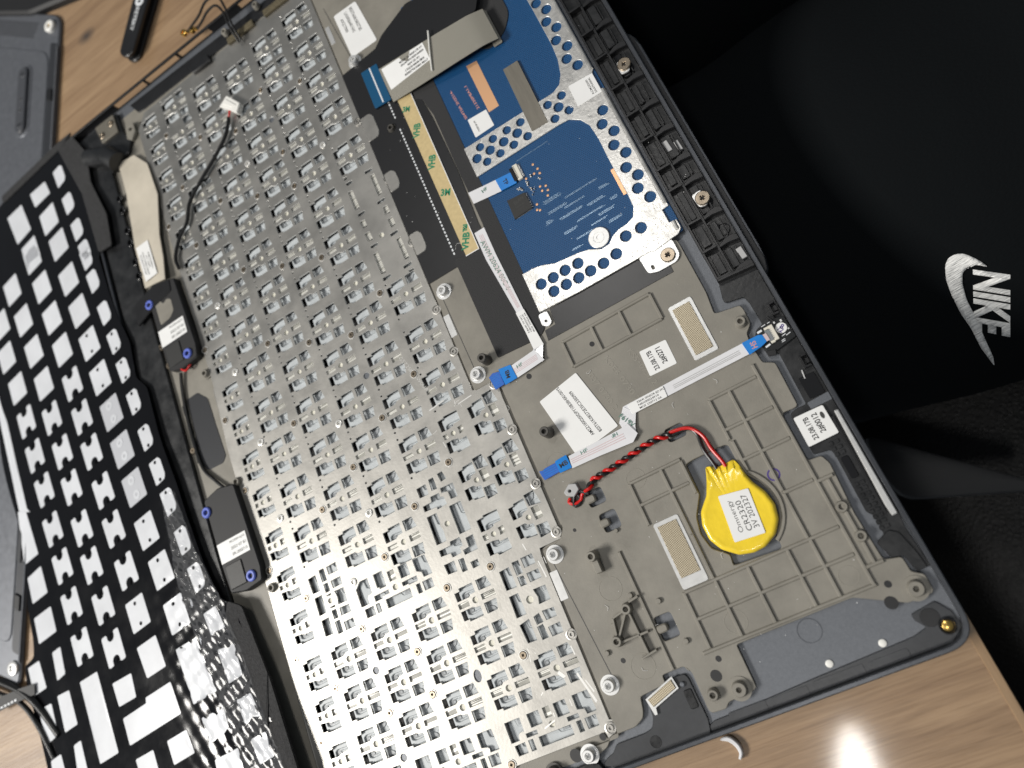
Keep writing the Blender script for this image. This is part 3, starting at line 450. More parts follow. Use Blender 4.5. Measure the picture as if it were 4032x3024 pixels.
for x, y, r in ((33.5, -19.5, 0.9), (41.3, -24.5, 0.9), (44.0, -38.6, 0.9), (18.5, -33, 0.9), (38.2, 1.0, 0.7), (24.2, -25.9, 0.8)): MB().lathe(x, y, [(r, 0.2), (r, 1.1), (r * 0.8, 1.3), (0, 1.3)], 14).build('peg', 'brown_plastic', case)
for x, y, r in ((28.2, -15.1, 4.0), (27.8, -40.7, 4.1), (28.6, 29.9, 4.0), (51.5, 13.5, 3.4), (60.6, -38.9, 3.6), (96.4, -39.0, 3.0), (30.2, 210.3, 2.5), (38.5, 47.5, 0.1)): MB().prism(circ(x, y, r, 40), 0.2, 0.36, holes=[circ(x, y, r - 0.22, 40)] if r > 1 else [], ch=0.05).build('ejector_mark', 'brown_ring', case)
for x, y, r in ((104.9, -45.0, 1.0), (103.2, -49.9, 1.8), (47.9, -51.0, 1.7), (50.8, -46.8, 0.9), (22.4, -36.9, 0.8), (6.0, -55.6, 1.1), (-5.0, -57.9, 2.0), (24.9, 7.0, .6), (57.8, 62.2, .9), (32.2, 63.0, 1.0), (87, 74.0, .0)):
    if r: MB().prism(circ(x, y, r, 14, r * 1.1, 0.5), 0.25, 0.325).build('dark_hole', 'ink_black', case)
for x0, x1, y0, y1 in ((10.6, 13.3, 91.3, 100.7), (10.6, 13.6, -12.4, -2.3), (11.3, 13.5, 242, 252)): MB().prism(rect(x0, x1, y0, y1, 0.3), 0.25, 0.42, ch=0.06).build('foil_strip', 'foil_silver', case)
MB().bar((13.2, 1.5), (17.0, -41.5), 0.28, 0.28, 0.34).build('seam_line', 'ink_faint', case); MB().bar((13.4, 107), (14.2, 76), 0.28, 0.28, 0.34).build('seam_line', 'ink_faint', case); MB().bar((14.3, 262), (17.3, 229.5), 0.28, 0.28, 0.34).build('seam_line', 'ink_faint', case)
for s, x, y, w in (('K0E6 0730 22', 62.2, 45.2, 21), ('E037 0730 2', 54.0, 46.0, 17), ('KS5+0730 2', 70.0, 46.5, 15)): text(s, x, y, w, 1.9, -79, 0.3, 'brown_ring', case, 0.0, 0.07, 'moulded_text')

# conductive pads with gold mesh
for P0, gold in ((rect(50.0, 58.9, -24.6, -2.2, 0.9), rect(51.1, 57.8, -21, -3.6)), (rect(86.2, 94.8, 39.6, 60.3, 0.9), rect(87.3, 93.6, 41.2, 58.8))):
    o = MB().prism(P0, 0.25, 0.55, ch=0.12).build('conductive_pad', 'foil_silver', case); MB().prism(gold, 0.5, 0.78, ch=0.1).build('gold_fabric', 'gold_mesh', o)
o = MB().prism([(24.1, -49.9), (35.0, -46.4), (35.6, -50.4), (26.3, -53.3), (25.9, -55.3), (24.9, -55.2)], 0.25, 0.6, ch=0.1).build('conductive_pad', 'foil_silver', case)
MB().prism([(24.9, -50.3), (34.4, -47.2), (34.8, -50.0), (25.7, -52.8)], 0.5, 0.95, ch=0.15).build('gold_fabric', 'gold_mesh', o)

# stickers
def sticker(P0, z=0.3, th=0.12, name='label_sticker', m='label_white', parent=None, r=0.5):
    return MB().prism(rnd(P0, r, 3), z, z + th, ch=0.03).build(name, m, parent or case)
o = sticker([(48.3, 55.8), (53.8, 32.1), (36.4, 29.0), (32.0, 52.7)], z=0.45)
text('AM2Z1000200DPY10B38H00100YS', 42.3, 43.6, 21.5, 1.25, 103, 0.59, 'ink_black', o); text('8SST61K08272E3SC33E0909', 45.6, 41.9, 18.0, 1.25, 103, 0.59, 'ink_black', o)
o = sticker([(71.2, 51.6), (80.9, 51.0), (80.7, 41.9), (70.8, 42.2)])
text('23.08.17B', 74.0, 46.6, 7.2, 1.8, 92, 0.44, 'ink_black', o, 0.02); text('2#0271', 77.4, 46.9, 6.0, 2.1, 92, 0.44, 'ink_black', o, 0.02)
o = sticker([(104.4, 9.1), (113.8, 9.0), (114.0, -0.6), (104.3, -0.8)], z=0.4)
text('23.08.17B', 107.4, 4.0, 7.4, 1.7, 90.5, 0.54, 'ink_black', o, 0.02); text('2#0012', 110.3, 4.6, 6.4, 2.0, 90.5, 0.54, 'ink_black', o, 0.02)
MB().prism(circ(112.3, 6.2, 0.6, 16, 1.15), 0.5, 0.545).build('ink_spot', 'ink_faint', o)
o = sticker([(17.3, 254.6), (29.3, 254.0), (31.3, 229.1), (17.9, 229.6)], z=0.3, r=1.0)
for k, (x, w) in enumerate(((20.3, 8), (23.2, 12), (26.2, 14))): text(('AW2Z1TP000', 'LA50KB64019A2', '8SST60K08272E')[k], x, 246.5 - k * .3, w, 1.5, -88, 0.44, 'ink_faint', o)
MB().prism(circ(91.2, -3.8, 2.0, 30), 0.3, 0.345, holes=[circ(91.2, -3.8, 1.5, 30)]).build('ink_ring', 'ink_purple', case)

# black plastic front edge with ribs, pockets and clips
strip = [(104.6, 288)] + BLACKSTRIP + [(116.8, -33), (117.3, -28), (117.3, 288)]
b = MB(); b.prism(rnd(strip, 0.6, 2), -1.2, -0.35, ch=0.12); b.build('front_trim', 'black_plastic', case)
for y in (60.4, 70.9, 82.3, 96.6, 105.7, 118.7, 130.5, 143.3, 157.8, 170, 182, 196, 210, 224):
    MB().bar((104.7, y), (110.0, y - 0.1), 0.8, -0.4, 2.2, 0.1).build('trim_rib', 'satin_black', case)
    MB().prism([(110, y - .5), (113, y + .9), (115.6, y + 1.2), (117.3, y + .4), (117.3, y - 1.6), (113.5, y - 1.0), (110, y - 1.3)], -0.4, 1.6, ch=0.2).build('trim_rib', 'satin_black', case)
MB().bar((104.7, 286), (104.9, 59.8), 0.8, -0.4, 2.0, 0.12).build('trim_rib', 'satin_black', case); MB().bar((109.8, 286), (110.2, 59.8), 0.8, -0.4, 1.9, 0.12).build('trim_rib', 'satin_black', case)
MB().bar((104.7, 59.9), (117.2, 58.9), 1.0, -0.4, 2.2, 0.12).build('trim_rib', 'satin_black', case)
rr = random.Random(3)
for y0, y1 in ((61, 70), (72, 81), (83, 96), (98, 105), (107, 118), (120, 130), (132, 142), (145, 157), (159, 169), (171, 181)):
    MB().prism(rect(106.0 + rr.random(), 108.9, y0 + .6, y1 - .8, 0.3), -0.4, 0.1 + rr.random() * .5, ch=0.15).build('trim_panel', 'black_plastic', case)
    MB().prism(rect(111.0, 113.0 + rr.random() * 1.6, y0 + .4, y1 - 1.4, 0.3), -0.4, 0.1 + rr.random() * .9, ch=0.2).build('trim_panel', ('black_plastic', 'glossy_black')[rr.random() < .4], case)
    MB().bar((114.8, y0 + .5), (114.9, y1 - 2), 0.5, -0.4, 0.8 + rr.random() * .6, 0.1).build('trim_panel', 'black_plastic', case)
for x, y, w, h in ((112.0, 112.6, 1.8, 4.4), (115.3, 110.6, 1.6, 4.0), (115.6, 64.8, 1.9, 4.2), (112.5, 134.5, 1.0, 4)): MB().prism(quad(x, y, w, h, 0.05), -0.3, 0.9, ch=0.15).build('metal_tab', 'plastic_grey' if w > 1.5 else 'black_plastic', case)
b = MB(); b.lathe(112.6, 77.5, [(1.3, -.4), (1.3, 0.1), (1.1, 0.3), (0.5, 0.1)], 20); b.build('moulded_boss', 'glossy_black', case); MB().prism(circ(114.4, 75.4, 2.2, 30), -.4, -0.02, holes=[circ(114.4, 75.4, 1.95, 30)], ch=.05).build('moulded_boss', 'glossy_black', case)
BIG = screw_mesh(2.55, 0.7)
for x, y, z, hook in ((113.1, 149.6, 1.6, -1), (113.5, 88.2, 1.6, 1)):
    put('screw', BIG, case, (x, y, z)); MB().prism(rnd([(x - 2.9, y + 2.9 * hook), (x + 0.6, y + 3.4 * hook), (x + 2.0, y), (x + 0.4, y - 2.9 * hook), (x - 2.2, y - 2.4 * hook), (x - 2.7, y)], 0.9, 3), 1.0, 1.6, ch=0.12).build('screw_washer', 'bright_steel', case)
for x, y in ((115.6, 43.0), (116.0, 23.4)):
    b = MB(); b.box(x - 1.3, x - 0.7, y - 2.2, y + 2.2, -.4, 1.8, .1); b.box(x - .7, x + .9, y + 1.5, y + 2.2, -.4, 1.8, .1); b.box(x - .7, x + .9, y - 2.2, y - 1.5, -.4, 1.8, .1); b.box(x - .2, x + 1.0, y - 1.0, y + .8, -.4, 1.0, .1); b.build('snap_clip', 'satin_black', case)
MB().prism(rect(111.5, 116.5, 12.2, 19.5, .6), -.4, 0.15, ch=.1).build('trim_panel', 'glossy_black', case); MB().bar((113.6, 21.4), (113.2, 18.6), .35, -.3, .3).build('scratch_glint', 'bright_steel', case)
MB().prism(rnd([(110.2, 11.6), (117.2, 12.0), (117.2, 9.4), (110.4, 9.3)], .2, 2), -.4, -.1, ch=.05).build('shell_patch', 'shell_blue', case)
MB().prism(rnd([(115.8, 5.9), (117.1, 5.7), (116.9, -28.3), (115.2, -28.4), (114.9, -25)], 0.3, 3), -.3, 1.7, ch=0.3).build('magnet_bar', 'foil_silver', case)
MB().bar((114.6, 4.6), (114.0, -27), 0.7, -.4, 1.2, .1).build('trim_rib', 'satin_black', case)
for i in range(3):
    for j in range(2):
        if i * 2 + j < 6: MB().prism(rect(109.7 + j * 1.9, 111.0 + j * 1.9, -3.2 - i * 1.8, -2.0 - i * 1.8, .2), -.4, 0.0, ch=.1).build('moulded_square', 'black_plastic', case)
for i in range(9):
    for j in range(2): MB().prism(rect(110.4 + j * 1.8, 111.6 + j * 1.8, -16.9 - i * 1.75, -15.8 - i * 1.75, .2), -.4, 0.0, ch=.1).build('moulded_square', 'black_plastic', case)
MB().prism(rect(110.6, 113.0, -14.5, -7.5, .8), -.5, -.1, ch=.15).build('trim_panel', 'glossy_black', case)
b = MB(); b.prism(rnd([(107.8, -33.5), (112.2, -31.5), (114.5, -33), (116.2, -40), (116.6, -44.6), (113.5, -44.8), (112.6, -39.5), (109.3, -38.8)], .7, 3), -1.2, 0.2, ch=.15); b.build('corner_trim', 'black_plastic', case)
# side trim and corner, lower end of the case
side = [(38.6, -63.8), (41, -62.6), (52, -62.4), (60, -62.0), (75, -61.3), (90, -60.8), (104, -60.3), (108.3, -59.2), (106.4, -56.6), (106.3, -54.7), (113.6, -53.6), (116.3, -57.5), (116.9, -62), (112.5, -65.1), (38.6, -65.1)]
b = MB(); b.prism(rnd(side, .6, 3), -1.3, -0.7, ch=.15); b.build('side_trim', 'trim_grey', case)
for x0, x1, d_ in ((46, 58, .5), (60, 71, .3), (73, 88, .55), (90, 101, .3)): MB().prism(rect(x0, x1, -65.0, -62.6 + d_, .5), -.75, -.6, ch=.06).build('trim_panel', 'trim_grey', case)
MB().prism(circ(110.4, -57.2, 2.6, 24), -.75, -.6, ch=.1).build('ejector_mark', 'satin_black', case)
b = MB(); b.prism(rnd(NOTCH, .8, 3), -1.3, -0.3, ch=.15); b.build('side_trim', 'trim_grey', case)
MB().prism(rect(36.2, 38.9, -57.5, -51.6, .8), -.4, .05, ch=.2).build('trim_panel', 'black_plastic', case); MB().lathe(37.0, -49.8, [(.8, -.3), (.8, .3), (.5, .5), (0, .5)], 16).build('peg', 'shell_blue', case); MB().prism(circ(21.5, -62.4, 1.9, 24), -.4, -.22, ch=.06).build('ejector_mark', 'black_plastic', case)
b = MB(); b.prism(rnd([(-95, -64.9), (2.5, -64.9), (1.5, -62.2), (-3, -61.2), (-9, -61.5), (-14, -59.5), (-95, -58.5)], .6, 2), -1.2, .8, ch=.2); b.build('side_trim', 'black_plastic', case)
post(-14.5, -60.5, hollow(2.1, 0.9, 3.0, z=-.3, fl=3.2), 'dark_post')
b = MB(); b.lathe(113.4, -60.7, [(2.3, -.6), (2.3, .3), (1.9, .4), (1.6, -.3)], 24); b.lathe(113.4, -60.7, [(1.55, -.6), (1.5, -.1), (.9, .15), (0, .2)], 20, 1); b.build('corner_insert', ['glossy_black', 'gold'], case)
for x, y in ((79.7, -59.2), (95.7, -59.1)): MB().lathe(x, y, [(1.1, -1.4), (1.1, -.95), (.9, -.85), (0, -.85)], 20).build('rivet_dot', 'plastic_white', case)
MB().prism(circ(79.0, -49.0, 3.6, 40), -1.35, -1.22, holes=[circ(79.0, -49.0, 3.35, 40)]).build('ejector_mark', 'shell_rim', case)

# ================================================================== keyboard under its steel plate
kb = thing('laptop_keyboard', 'laptop keyboard seen from behind, under a pierced steel support plate', 'keyboard')
MAIN = dict(A=[(-4.45, 7.2), (0.83, 7.2), (0.85, 3.37), (-1.28, 3.2), (-2.5, 2.3), (-7.05, 2.4), (-7.05, 6.4), (-4.45, 6.4)],
            B=[(-7.03, -2.26), (-2.04, -2.24), (-1.41, -2.86), (-0.26, -3.2), (1.0, -3.05), (0.98, -7.14), (-4.4, -7.14), (-4.4, -6.4), (-7.0, -6.2)],
            C=[(2.38, 7.23), (6.54, 7.23), (7.4, 3.2), (2.4, 3.2)], D=[(2.42, -3.15), (7.42, -3.3), (6.76, -7.4), (2.35, -7.3)],
            E=[(2.95, 1.1), (7.5, 1.1), (7.5, -1.15), (2.95, -1.15)], F=[(-7.1, 0.9), (-2.8, 0.9), (-2.75, -0.75), (-7.1, -0.75)])
NUM = dict(A=[(-4.6, 5.95), (0.99, 5.95), (1.0, 2.68), (-1.06, 2.5), (-1.97, 1.8), (-6.8, 1.83), (-6.8, 4.9), (-4.6, 4.9)],
           B=[(-6.85, -1.9), (-1.94, -1.85), (-0.8, -2.4), (0.97, -2.6), (1.0, -5.95), (-4.55, -5.95), (-4.55, -5.2), (-6.8, -5.15)],
           C=[(2.68, 6.1), (6.92, 6.1), (7.7, 2.46), (2.68, 2.46)], D=[(2.73, -2.3), (7.72, -2.4), (6.87, -5.95), (2.73, -6.0)],
           E=[(2.73, 0.92), (8.15, 0.92), (8.15, -0.95), (2.73, -0.95)], F=[(-6.97, 0.9), (-2.68, 0.9), (-2.68, -0.9), (-6.97, -0.9)])
FN = dict(A=[(-3.8, 5.0), (-1.7, 5.0), (-1.7, 5.85), (4.8, 5.85), (5.0, 2.8), (1.6, 2.5), (0, 1.9), (-3.8, 2.1)], B=[(-3.75, -1.95), (-0.6, -2.2), (1.0, -2.8), (5.0, -2.85), (4.95, -5.8), (-1.4, -5.8), (-1.5, -5.1), (-3.6, -5.1)],
          E=[(2.65, 1.3), (4.65, 1.3), (4.65, -1.0), (2.65, -1.0)], F=[(-3.85, 0.8), (-2.3, 0.8), (-2.3, -0.8), (-3.85, -0.8)])
ENTER = dict(a=[(-16.3, 5.4), (-13.7, 7.7), (-10.2, 7.6), (-10.1, 1.9), (-11.9, 1.65), (-12.6, 0.75), (-12.6, -1.35), (-16.3, -1.35)], b=[(-7.3, 7.67), (-3.4, 7.67), (-3.45, 1.9), (-6.4, 1.9), (-6.4, 2.6), (-7.3, 2.6)], d=[(3.6, 6.35), (7.5, 6.35), (7.6, 1.9), (3.6, 1.9)],
             e=[(10.4, 6.4), (15.7, 6.4), (16.3, -1.2), (12.6, -1.2), (12.4, 0.8), (10.4, 1.8)], f=[(3.25, 0.42), (9.75, 0.42), (9.75, -1.4), (5.8, -1.4), (5.8, -1.0), (3.25, -1.0)], g=[(-9.75, 0.3), (-3.1, 0.3), (-3.1, -1.05), (-6.5, -1.05), (-6.5, -1.7), (-9.8, -1.7)], h=[(-5.5, -2.65), (5.5, -2.65), (5.45, -5.95), (-5.5, -5.95)],
             i=[(-15.3, -2.7), (-11.3, -2.7), (-11.3, -5.93), (-15.4, -5.93)], j=[(-10.2, -2.63), (-8.5, -2.63), (-8.5, -5.9), (-10.2, -5.9)], k=[(8.4, -2.57), (10.1, -2.57), (10.1, -5.95), (8.4, -5.95)], l=[(11.3, -2.6), (15.3, -2.6), (15.3, -5.87), (11.3, -5.87)], E=[(-1.32, 6.36), (1.47, 6.36), (1.5, 2.68), (-1.32, 2.68)])
TALL = dict(a=[(-16.2, 5.6), (-10.3, 5.6), (-10.4, 1.2), (-12.2, 1.15), (-13.0, 0.3), (-13.05, -1.05), (-16.2, -1.05)], b=[(-7.4, 5.65), (-3.0, 5.65), (-2.95, 1.4), (-7.3, 1.3)], d=[(2.9, 5.7), (7.3, 5.7), (7.4, 1.22), (2.95, 1.22)], e=[(10.2, 5.8), (16, 5.75), (16.4, -1), (13, -1), (12.7, 0.75), (10.2, 1.3)],
            f=[(5.8, 0.22), (9.95, 0.22), (9.95, -1.1), (5.8, -1.1)], g=[(-10.1, 0.15), (-5.9, 0.15), (-5.9, -1.13), (-10.1, -1.13)], h=[(-6.1, -2.17), (6.15, -2.17), (6.1, -5.35), (-6.05, -5.35)], i=[(-15.5, -2.2), (-11.5, -2.1), (-11.6, -5.45), (-15.2, -5.5)], j=[(-10.1, -2.03), (-8.35, -2.03), (-8.35, -5.5), (-10.1, -5.5)],
            k=[(8.3, -1.97), (10.03, -1.97), (10.03, -5.49), (8.3, -5.49)], l=[(11.5, -1.98), (15.5, -1.98), (15.3, -5.4), (11.5, -5.4)], E=[(-1.25, 5.7), (1.2, 5.7), (1.25, 2.35), (-1.25, 2.35)])
ARA = dict(zip('ABEF', ARROW_A)); ARB = dict(zip('ABCDE', ARROW_B))
keys = []                                       # (kind, x, y)
for k in range(-1, 12): keys.append(('m', -76, 255.98 - 19 * k - (3.5 if k == -1 else 0)))
for k in range(-2, 11): keys.append(('m', -57, 227.23 - 19 * k))
for k in range(-2, 11): keys.append(('m', -38, 220.06 - 19 * k + (3.5 if k == -2 else 0)))
for k in range(-3, 9): keys.append(('m', -19, 210.21 - 19 * k - (2.5 if k == -3 else 0)))
for y in (266, 246.6, 228.1, 209.3, 188, 117.9, 95.9, 76.9): keys.append(('m', -0.2, y))
for r in range(1, 5):
    for c in range(3): keys.append(('n', -19 * r, -15.58 * c))
keys.append(('n', 0, -31.16)); keys.append(('n', -76, -46.7))
for y in (271.1, 254.3, 237.6, 220.9, 204, 187, 171, 154.8, 138.3, 119.8, 103.7, 87.3, 71, 52.3, 35.7, 18.2, 0.1, -15.4, -32, -48): keys.append(('f', -92.7, y))
keys += [('e', -47.5, 16.4), ('t', -9.0, -46.6), ('t', -46.6, -46.7), ('a', -3.4, 58), ('b', 11.2, 58.1), ('b', -1.7, 38.2), ('b', 11.3, 38.1), ('a', -3.3, 18), ('b', 11.2, 17.8)]
PAT = dict(m=MAIN, n=NUM, f=FN, e=ENTER, t=TALL, a=ARA, b=ARB)
FILM = {'m': 'EF', 'n': 'EF', 'f': 'EF', 'e': 'E', 't': 'E', 'a': 'EF', 'b': 'E'}
DOTR = dict(m=1.02, n=1.08, f=0.95, e=1.05, t=1.0, a=0.95, b=0.95)
outline = [(-99.8, 274), (-93.5, 281.2), (10.1, 281.2), (10.1, 68.9), (15.8, 68.6), (17.0, 69.6), (19.8, 68.9), (20.2, 66), (19.8, 62), (19.8, 9.5), (19.2, 6.6), (10.7, 6.6), (10.2, 4), (10.1, -51.5), (12.0, -52.2), (12.2, -55.2), (7.6, -56.6), (7.2, -54.6), (-103, -54.6), (-102.0, 100), (-99.8, 130)]
holes = []
for kind, x, y in keys:
    for nm, p in PAT[kind].items(): holes.append([(x + u, y + v) for u, v in p])
    holes.append(circ(x, y, DOTR[kind], 14))
    if kind == 'm' and x > -80: holes.append(circ(x - 6.74, y + 8.15, 0.42, 8)) if y > 40 else None; holes.append(circ(x - 6.74, y - 7.9, 0.42, 8)) if y > 40 else None
special = SHIFT_HOLES + ZERO_HOLES + BACKSPACE_HOLES + SPACE_HOLES
holes += special
holes += [circ(-18.7, 28.8, 1.0, 14), circ(0.2, -7.6, 1.3, 16), circ(-76.1, 22.6, 1.0, 14), circ(-0.4, 146.6, 1.05, 14)]
holes += [circ(x, y, 1.35, 16) for x, y in DISCS] + [circ(OVAL[0], OVAL[1], 1.45, 18, 2.1, -0.1)]
holes += [circ(x, y, 1.0, 12) for x, y in POST_HEADS]
# drop holes that would touch an earlier one
def bb(p): xs = [q[0] for q in p]; ys = [q[1] for q in p]; return min(xs), max(xs), min(ys), max(ys)
kept = []; boxes = []
for h in holes:
    a = bb(h)
    if any(a[0] < c[1] + .15 and a[1] > c[0] - .15 and a[2] < c[3] + .15 and a[3] > c[2] - .15 for c in boxes) and (len(h) in (8, 12, 16, 18) or False): 
        continue
    kept.append(h); boxes.append(a)
b = MB(); b.prism(outline, -0.55, 0.0, holes=kept, ch=0.10, mi=0, ei=1)
plate = b.build('support_plate', ['steel_plate', 'cut_edge'], kb)
b = MB(); b.tube([(-100.4, 128, -0.9), (-101.0, 100, -0.8), (-102.6, 20, -0.8), (-103.4, -54, -0.8)], 0.75, 10); b.build('rolled_edge', 'steel_plate', plate)
MB().prism([(-101.5, 281), (10.6, 281), (10.6, 69.5), (20.4, 69.5), (20.4, 6.8), (11, 6.8), (11, -54), (-101.5, -54)], -4.8, -4.2).build('key_frame', 'void_black', kb)  # black backing sheet, put in so gaps between keys stay shadow-dark
# what shows through the plate: keycap with the pale scissor hinge
def keycap(pat, sx0, sx1, sy):
    bq = MB(); cap = rect(sx0 + .9, sx1 + .3, -sy - .25, sy + .25, .8, 2); bq.prism(cap, -3.9, -1.9, mi=0)
    for nm in ('A', 'B'):
        if nm not in pat: continue
        x0, x1, y0, y1 = bb(pat[nm]); s = 1 if nm == 'A' else -1; yi, yo = (y0, y1) if s > 0 else (y1, y0)
        bq.prism(rnd(ccw([(x0 + 1.0, yi - .5 * s), (x0 + 2.0, yi - .5 * s), (x0 + 2.1, yi + 1.7 * s), (x0 + 3.2, yi + 2.2 * s), (x1 - .6, yi + 1.9 * s), (x1 + .5, yi + 2.0 * s), (x1 + .5, yo - .35 * s), (x0 + 2.6, yo - .35 * s), (x0 + 2.4, yo - 1.0 * s), (x0 + 1.0, yo - 1.0 * s)]), .3, 2), -3.0, -1.15, ch=.25, mi=0)
        bq.prism(ccw(rect(x0 + 2.3, x0 + 5.0, min(yi, yi + 1.7 * s), max(yi, yi + 1.7 * s))), -3.0, -1.82, mi=1)  # hinge pit as a dark grey block, its recess shade painted in
        bq.prism(rect(x0 + 3.4, x0 + 4.4, min(yi + .4 * s, yi + 1.3 * s), max(yi + .4 * s, yi + 1.3 * s)), -2.8, -1.5, ch=.1, mi=2)
        bq.prism(rect(x0 + 4.6, x1 - .2, min(yi + .1 * s, yi + 1.5 * s), max(yi + .1 * s, yi + 1.5 * s), .2), -3.0, -1.5, ch=.2, mi=0)
    for nm in ('C', 'D'):
        if nm not in pat: continue
        x0, x1, y0, y1 = bb(pat[nm]); s = 1 if nm == 'C' else -1; yi, yo = (y0, y1) if s > 0 else (y1, y0); hh = abs(yo - yi)
        bq.prism(ccw([(x0 + .2, yi - .3 * s), (x0 + .9, yi - .3 * s), (x0 + 1.0, yi + .35 * hh * s), (x0 + 2.6, yi + .55 * hh * s), (x0 + 3.4, yi + .9 * hh * s), (x0 + .2, yo - .5 * s)]), -3.0, -1.6, ch=.2, mi=2)
        bq.prism(ccw([(x0 + 1.7, yi - .3 * s), (x1 + .2, yi - .3 * s), (x1 - .1, yi + .45 * hh * s), (x0 + 3.0, yi + .42 * hh * s)]), -3.0, -1.4, ch=.25, mi=0)
        bq.prism(ccw([(x0 - .2, yo - .28 * hh * s), (x0 + 1.5, yo - .1 * hh * s), (x0 + 2.9, yo + .3 * s), (x0 - .2, yo + .3 * s)]), -3.0, -1.83, mi=1)
    return bq.mesh('keycap', ['key_plastic', 'key_dark', 'key_mid'])
mat('key_mid', (0.32, 0.34, 0.355), 0.42, var=0.15, vscale=300)
def film_mesh(kind, variant):
    bq = MB(); r = random.Random(variant * 17 + ord(kind)); bq.prism(circ(0, 0, DOTR[kind] + .15, 16), -0.95, -0.62, mi=2)
    for nm in FILM[kind]:
        x0, x1, y0, y1 = bb(PAT[kind][nm]); bq.prism(rect(x0 - .25, x1 + .25, y0 - .25, y1 + .25), -1.0, -0.75, mi=0)
        if kind in 'mna' or nm == 'E':
            ym = (y0 + y1) / 2 + (r.random() - .5) * .8 * (y1 - y0); nl = r.choice((1, 1, 2, 3)); w = (y1 - y0) * (.16 if nl > 1 else .26)
            for q in range(nl):
                yy = ym + (q - (nl - 1) / 2) * w * 1.7; k = r.choice((0, 0, 1))
                if k: bq.prism(ccw([(x0 - .2, yy - w / 2), (x0 + 1.2, yy - w / 2 + .3), (x1 + .2, yy - w / 2 + .5), (x1 + .2, yy + w / 2 + .5), (x0 + 1.0, yy + w / 2 + .4), (x0 - .2, yy + w / 2)]), -0.9, -0.70, mi=1)
                else: bq.prism(rect(x0 - .2, x1 + .2, yy - w / 2, yy + w / 2), -0.9, -0.70, mi=1)
    return bq.mesh('contact_film', ['film', 'trace_silver', 'dot_cream'])
CAP = dict(m=keycap(MAIN, -7.05, 7.4, 7.2), n=keycap(NUM, -6.85, 7.7, 6.0), f=keycap(FN, -3.8, 5.0, 5.9), a=keycap(ARA, -4.2, 4.6, 7.2), b=keycap(ARB, -5.8, 6.2, 7.5))
def loose_cap(polys, seed):                     # wide keys: cap and stabiliser bars below the measured openings
    r = random.Random(seed); bq = MB(); x0, x1, y0, y1 = bb([q for p in polys for q in p]); bq.prism(rect(x0 + .6, x1 + .3, y0 - .3, y1 + .3, .6, 2), -3.9, -1.95)
    for p in polys:
        a = bb(p); w, h = a[1] - a[0], a[3] - a[2]
        if w * h < 3: continue
        bq.prism(rnd([(a[0] + .3 * w, a[2] - .2), (a[1] + .2, a[2] - .2), (a[1] + .2, a[2] + .55 * h), (a[0] + .62 * w, a[2] + .66 * h), (a[0] + .55 * w, a[3] + .2), (a[0] + .2 * w, a[3] + .2), (a[0] + .2 * w, a[2] + .4 * h)], .3, 2), -3.0, -1.3 - r.random() * .6, ch=.25)
        bq.prism(rect(a[0] - .2, a[0] + .18 * w, a[2] - .2, a[3] + .2), -4.5, -2.3, mi=1); bq.prism(rect(a[0] + .68 * w, a[1] - .1 * w, a[2] + .68 * h, a[3] - .06 * h), -3.0, -1.7, ch=.1, mi=2)
    return bq.mesh('keycap', ['key_plastic', 'key_dark', 'key_mid'])
CAP['e'] = loose_cap([p for k, p in ENTER.items() if k != 'E'], 1); CAP['t'] = loose_cap([p for k, p in TALL.items() if k != 'E'], 2)
FM = {k: [film_mesh(k, v) for v in range(5)] for k in PAT}
for i, (kind, x, y) in enumerate(keys):
    put('keycap', CAP[kind], kb, (x, y, 0)); put('contact_film', FM[kind][random.randrange(5)], kb, (x, y, 0))
for P0, sd, c in ((SHIFT_HOLES, 3, (-18.7, 28.8)), (ZERO_HOLES, 4, (0.2, -7.6)), (BACKSPACE_HOLES, 5, (-76.1, 22.6)), (SPACE_HOLES, 6, (-.4, 146.6))):
    put('keycap', loose_cap(P0, sd), kb); bq = MB(); bq.prism(circ(c[0], c[1], 1.4, 16), -.95, -.62, mi=0); bq.build('contact_film', 'dot_cream', kb)
bq = MB()                                       # striped silver print seen in the space-bar slots
for p in SPACE_HOLES[3:]:
    a = bb(p)
    if a[1] - a[0] < 3.2:
        bq.prism(rect(a[0] - .2, a[1] + .2, a[2] + 1, a[3] + .3), -1.0, -.75)
        for k in range(int((a[3] - a[2]) / .75)): 
            if (k * 7 + int(a[2])) % 5: bq.bar((a[0], a[2] + 1 + k * .75), (a[1], a[2] + 1.3 + k * .75), .34, -.9, -.68, mi=1)
bq.build('contact_film', ['film', 'trace_silver'], kb)
# screws through the plate
SM = screw_mesh(1.28, 0.45); ring = MB().prism(circ(0, 0, 1.72, 24), -.1, .22, holes=[circ(0, 0, 1.36, 24)], ch=.09).mesh('seat_ring', 'cut_edge')
for i, (x, y) in enumerate(SCREWS):
    o = put('screw', SM, kb, (x, y, .02), rz=random.random() * 3); put('seat_ring', ring, kb, (x, y, 0))
hb = MB(); hb.lathe(0, 0, [(1.55, -.05), (1.5, .35), (1.25, .45), (.85, .45), (.75, .2), (.7, -.4)], 22); hb.lathe(0, 0, [(.68, -.5)], 12); HEAD = hb.mesh('rivet', 'cut_edge')
for x, y in POST_HEADS: put('rivet', HEAD, kb, (x, y, 0))
lg = MB(); lg.lathe(0, 0, [(2.0, -.1), (1.95, .3), (1.5, .4), (1.45, .1), (1.1, .1), (1.05, .5), (.55, .5), (.45, -.2)], 24); lg.lathe(0, 0, [(.5, -.1)], 12, 1); LUG = lg.mesh('edge_lug', ['steel_plate', 'void_black'])
for x, y in EDGE_LUGS: put('edge_lug', LUG, kb, (x, y, 0))
for x, y in DISCS: MB().prism(circ(x, y, 1.6, 20), -2.0, -.45).build('plug_disc', 'shell_blue', kb)
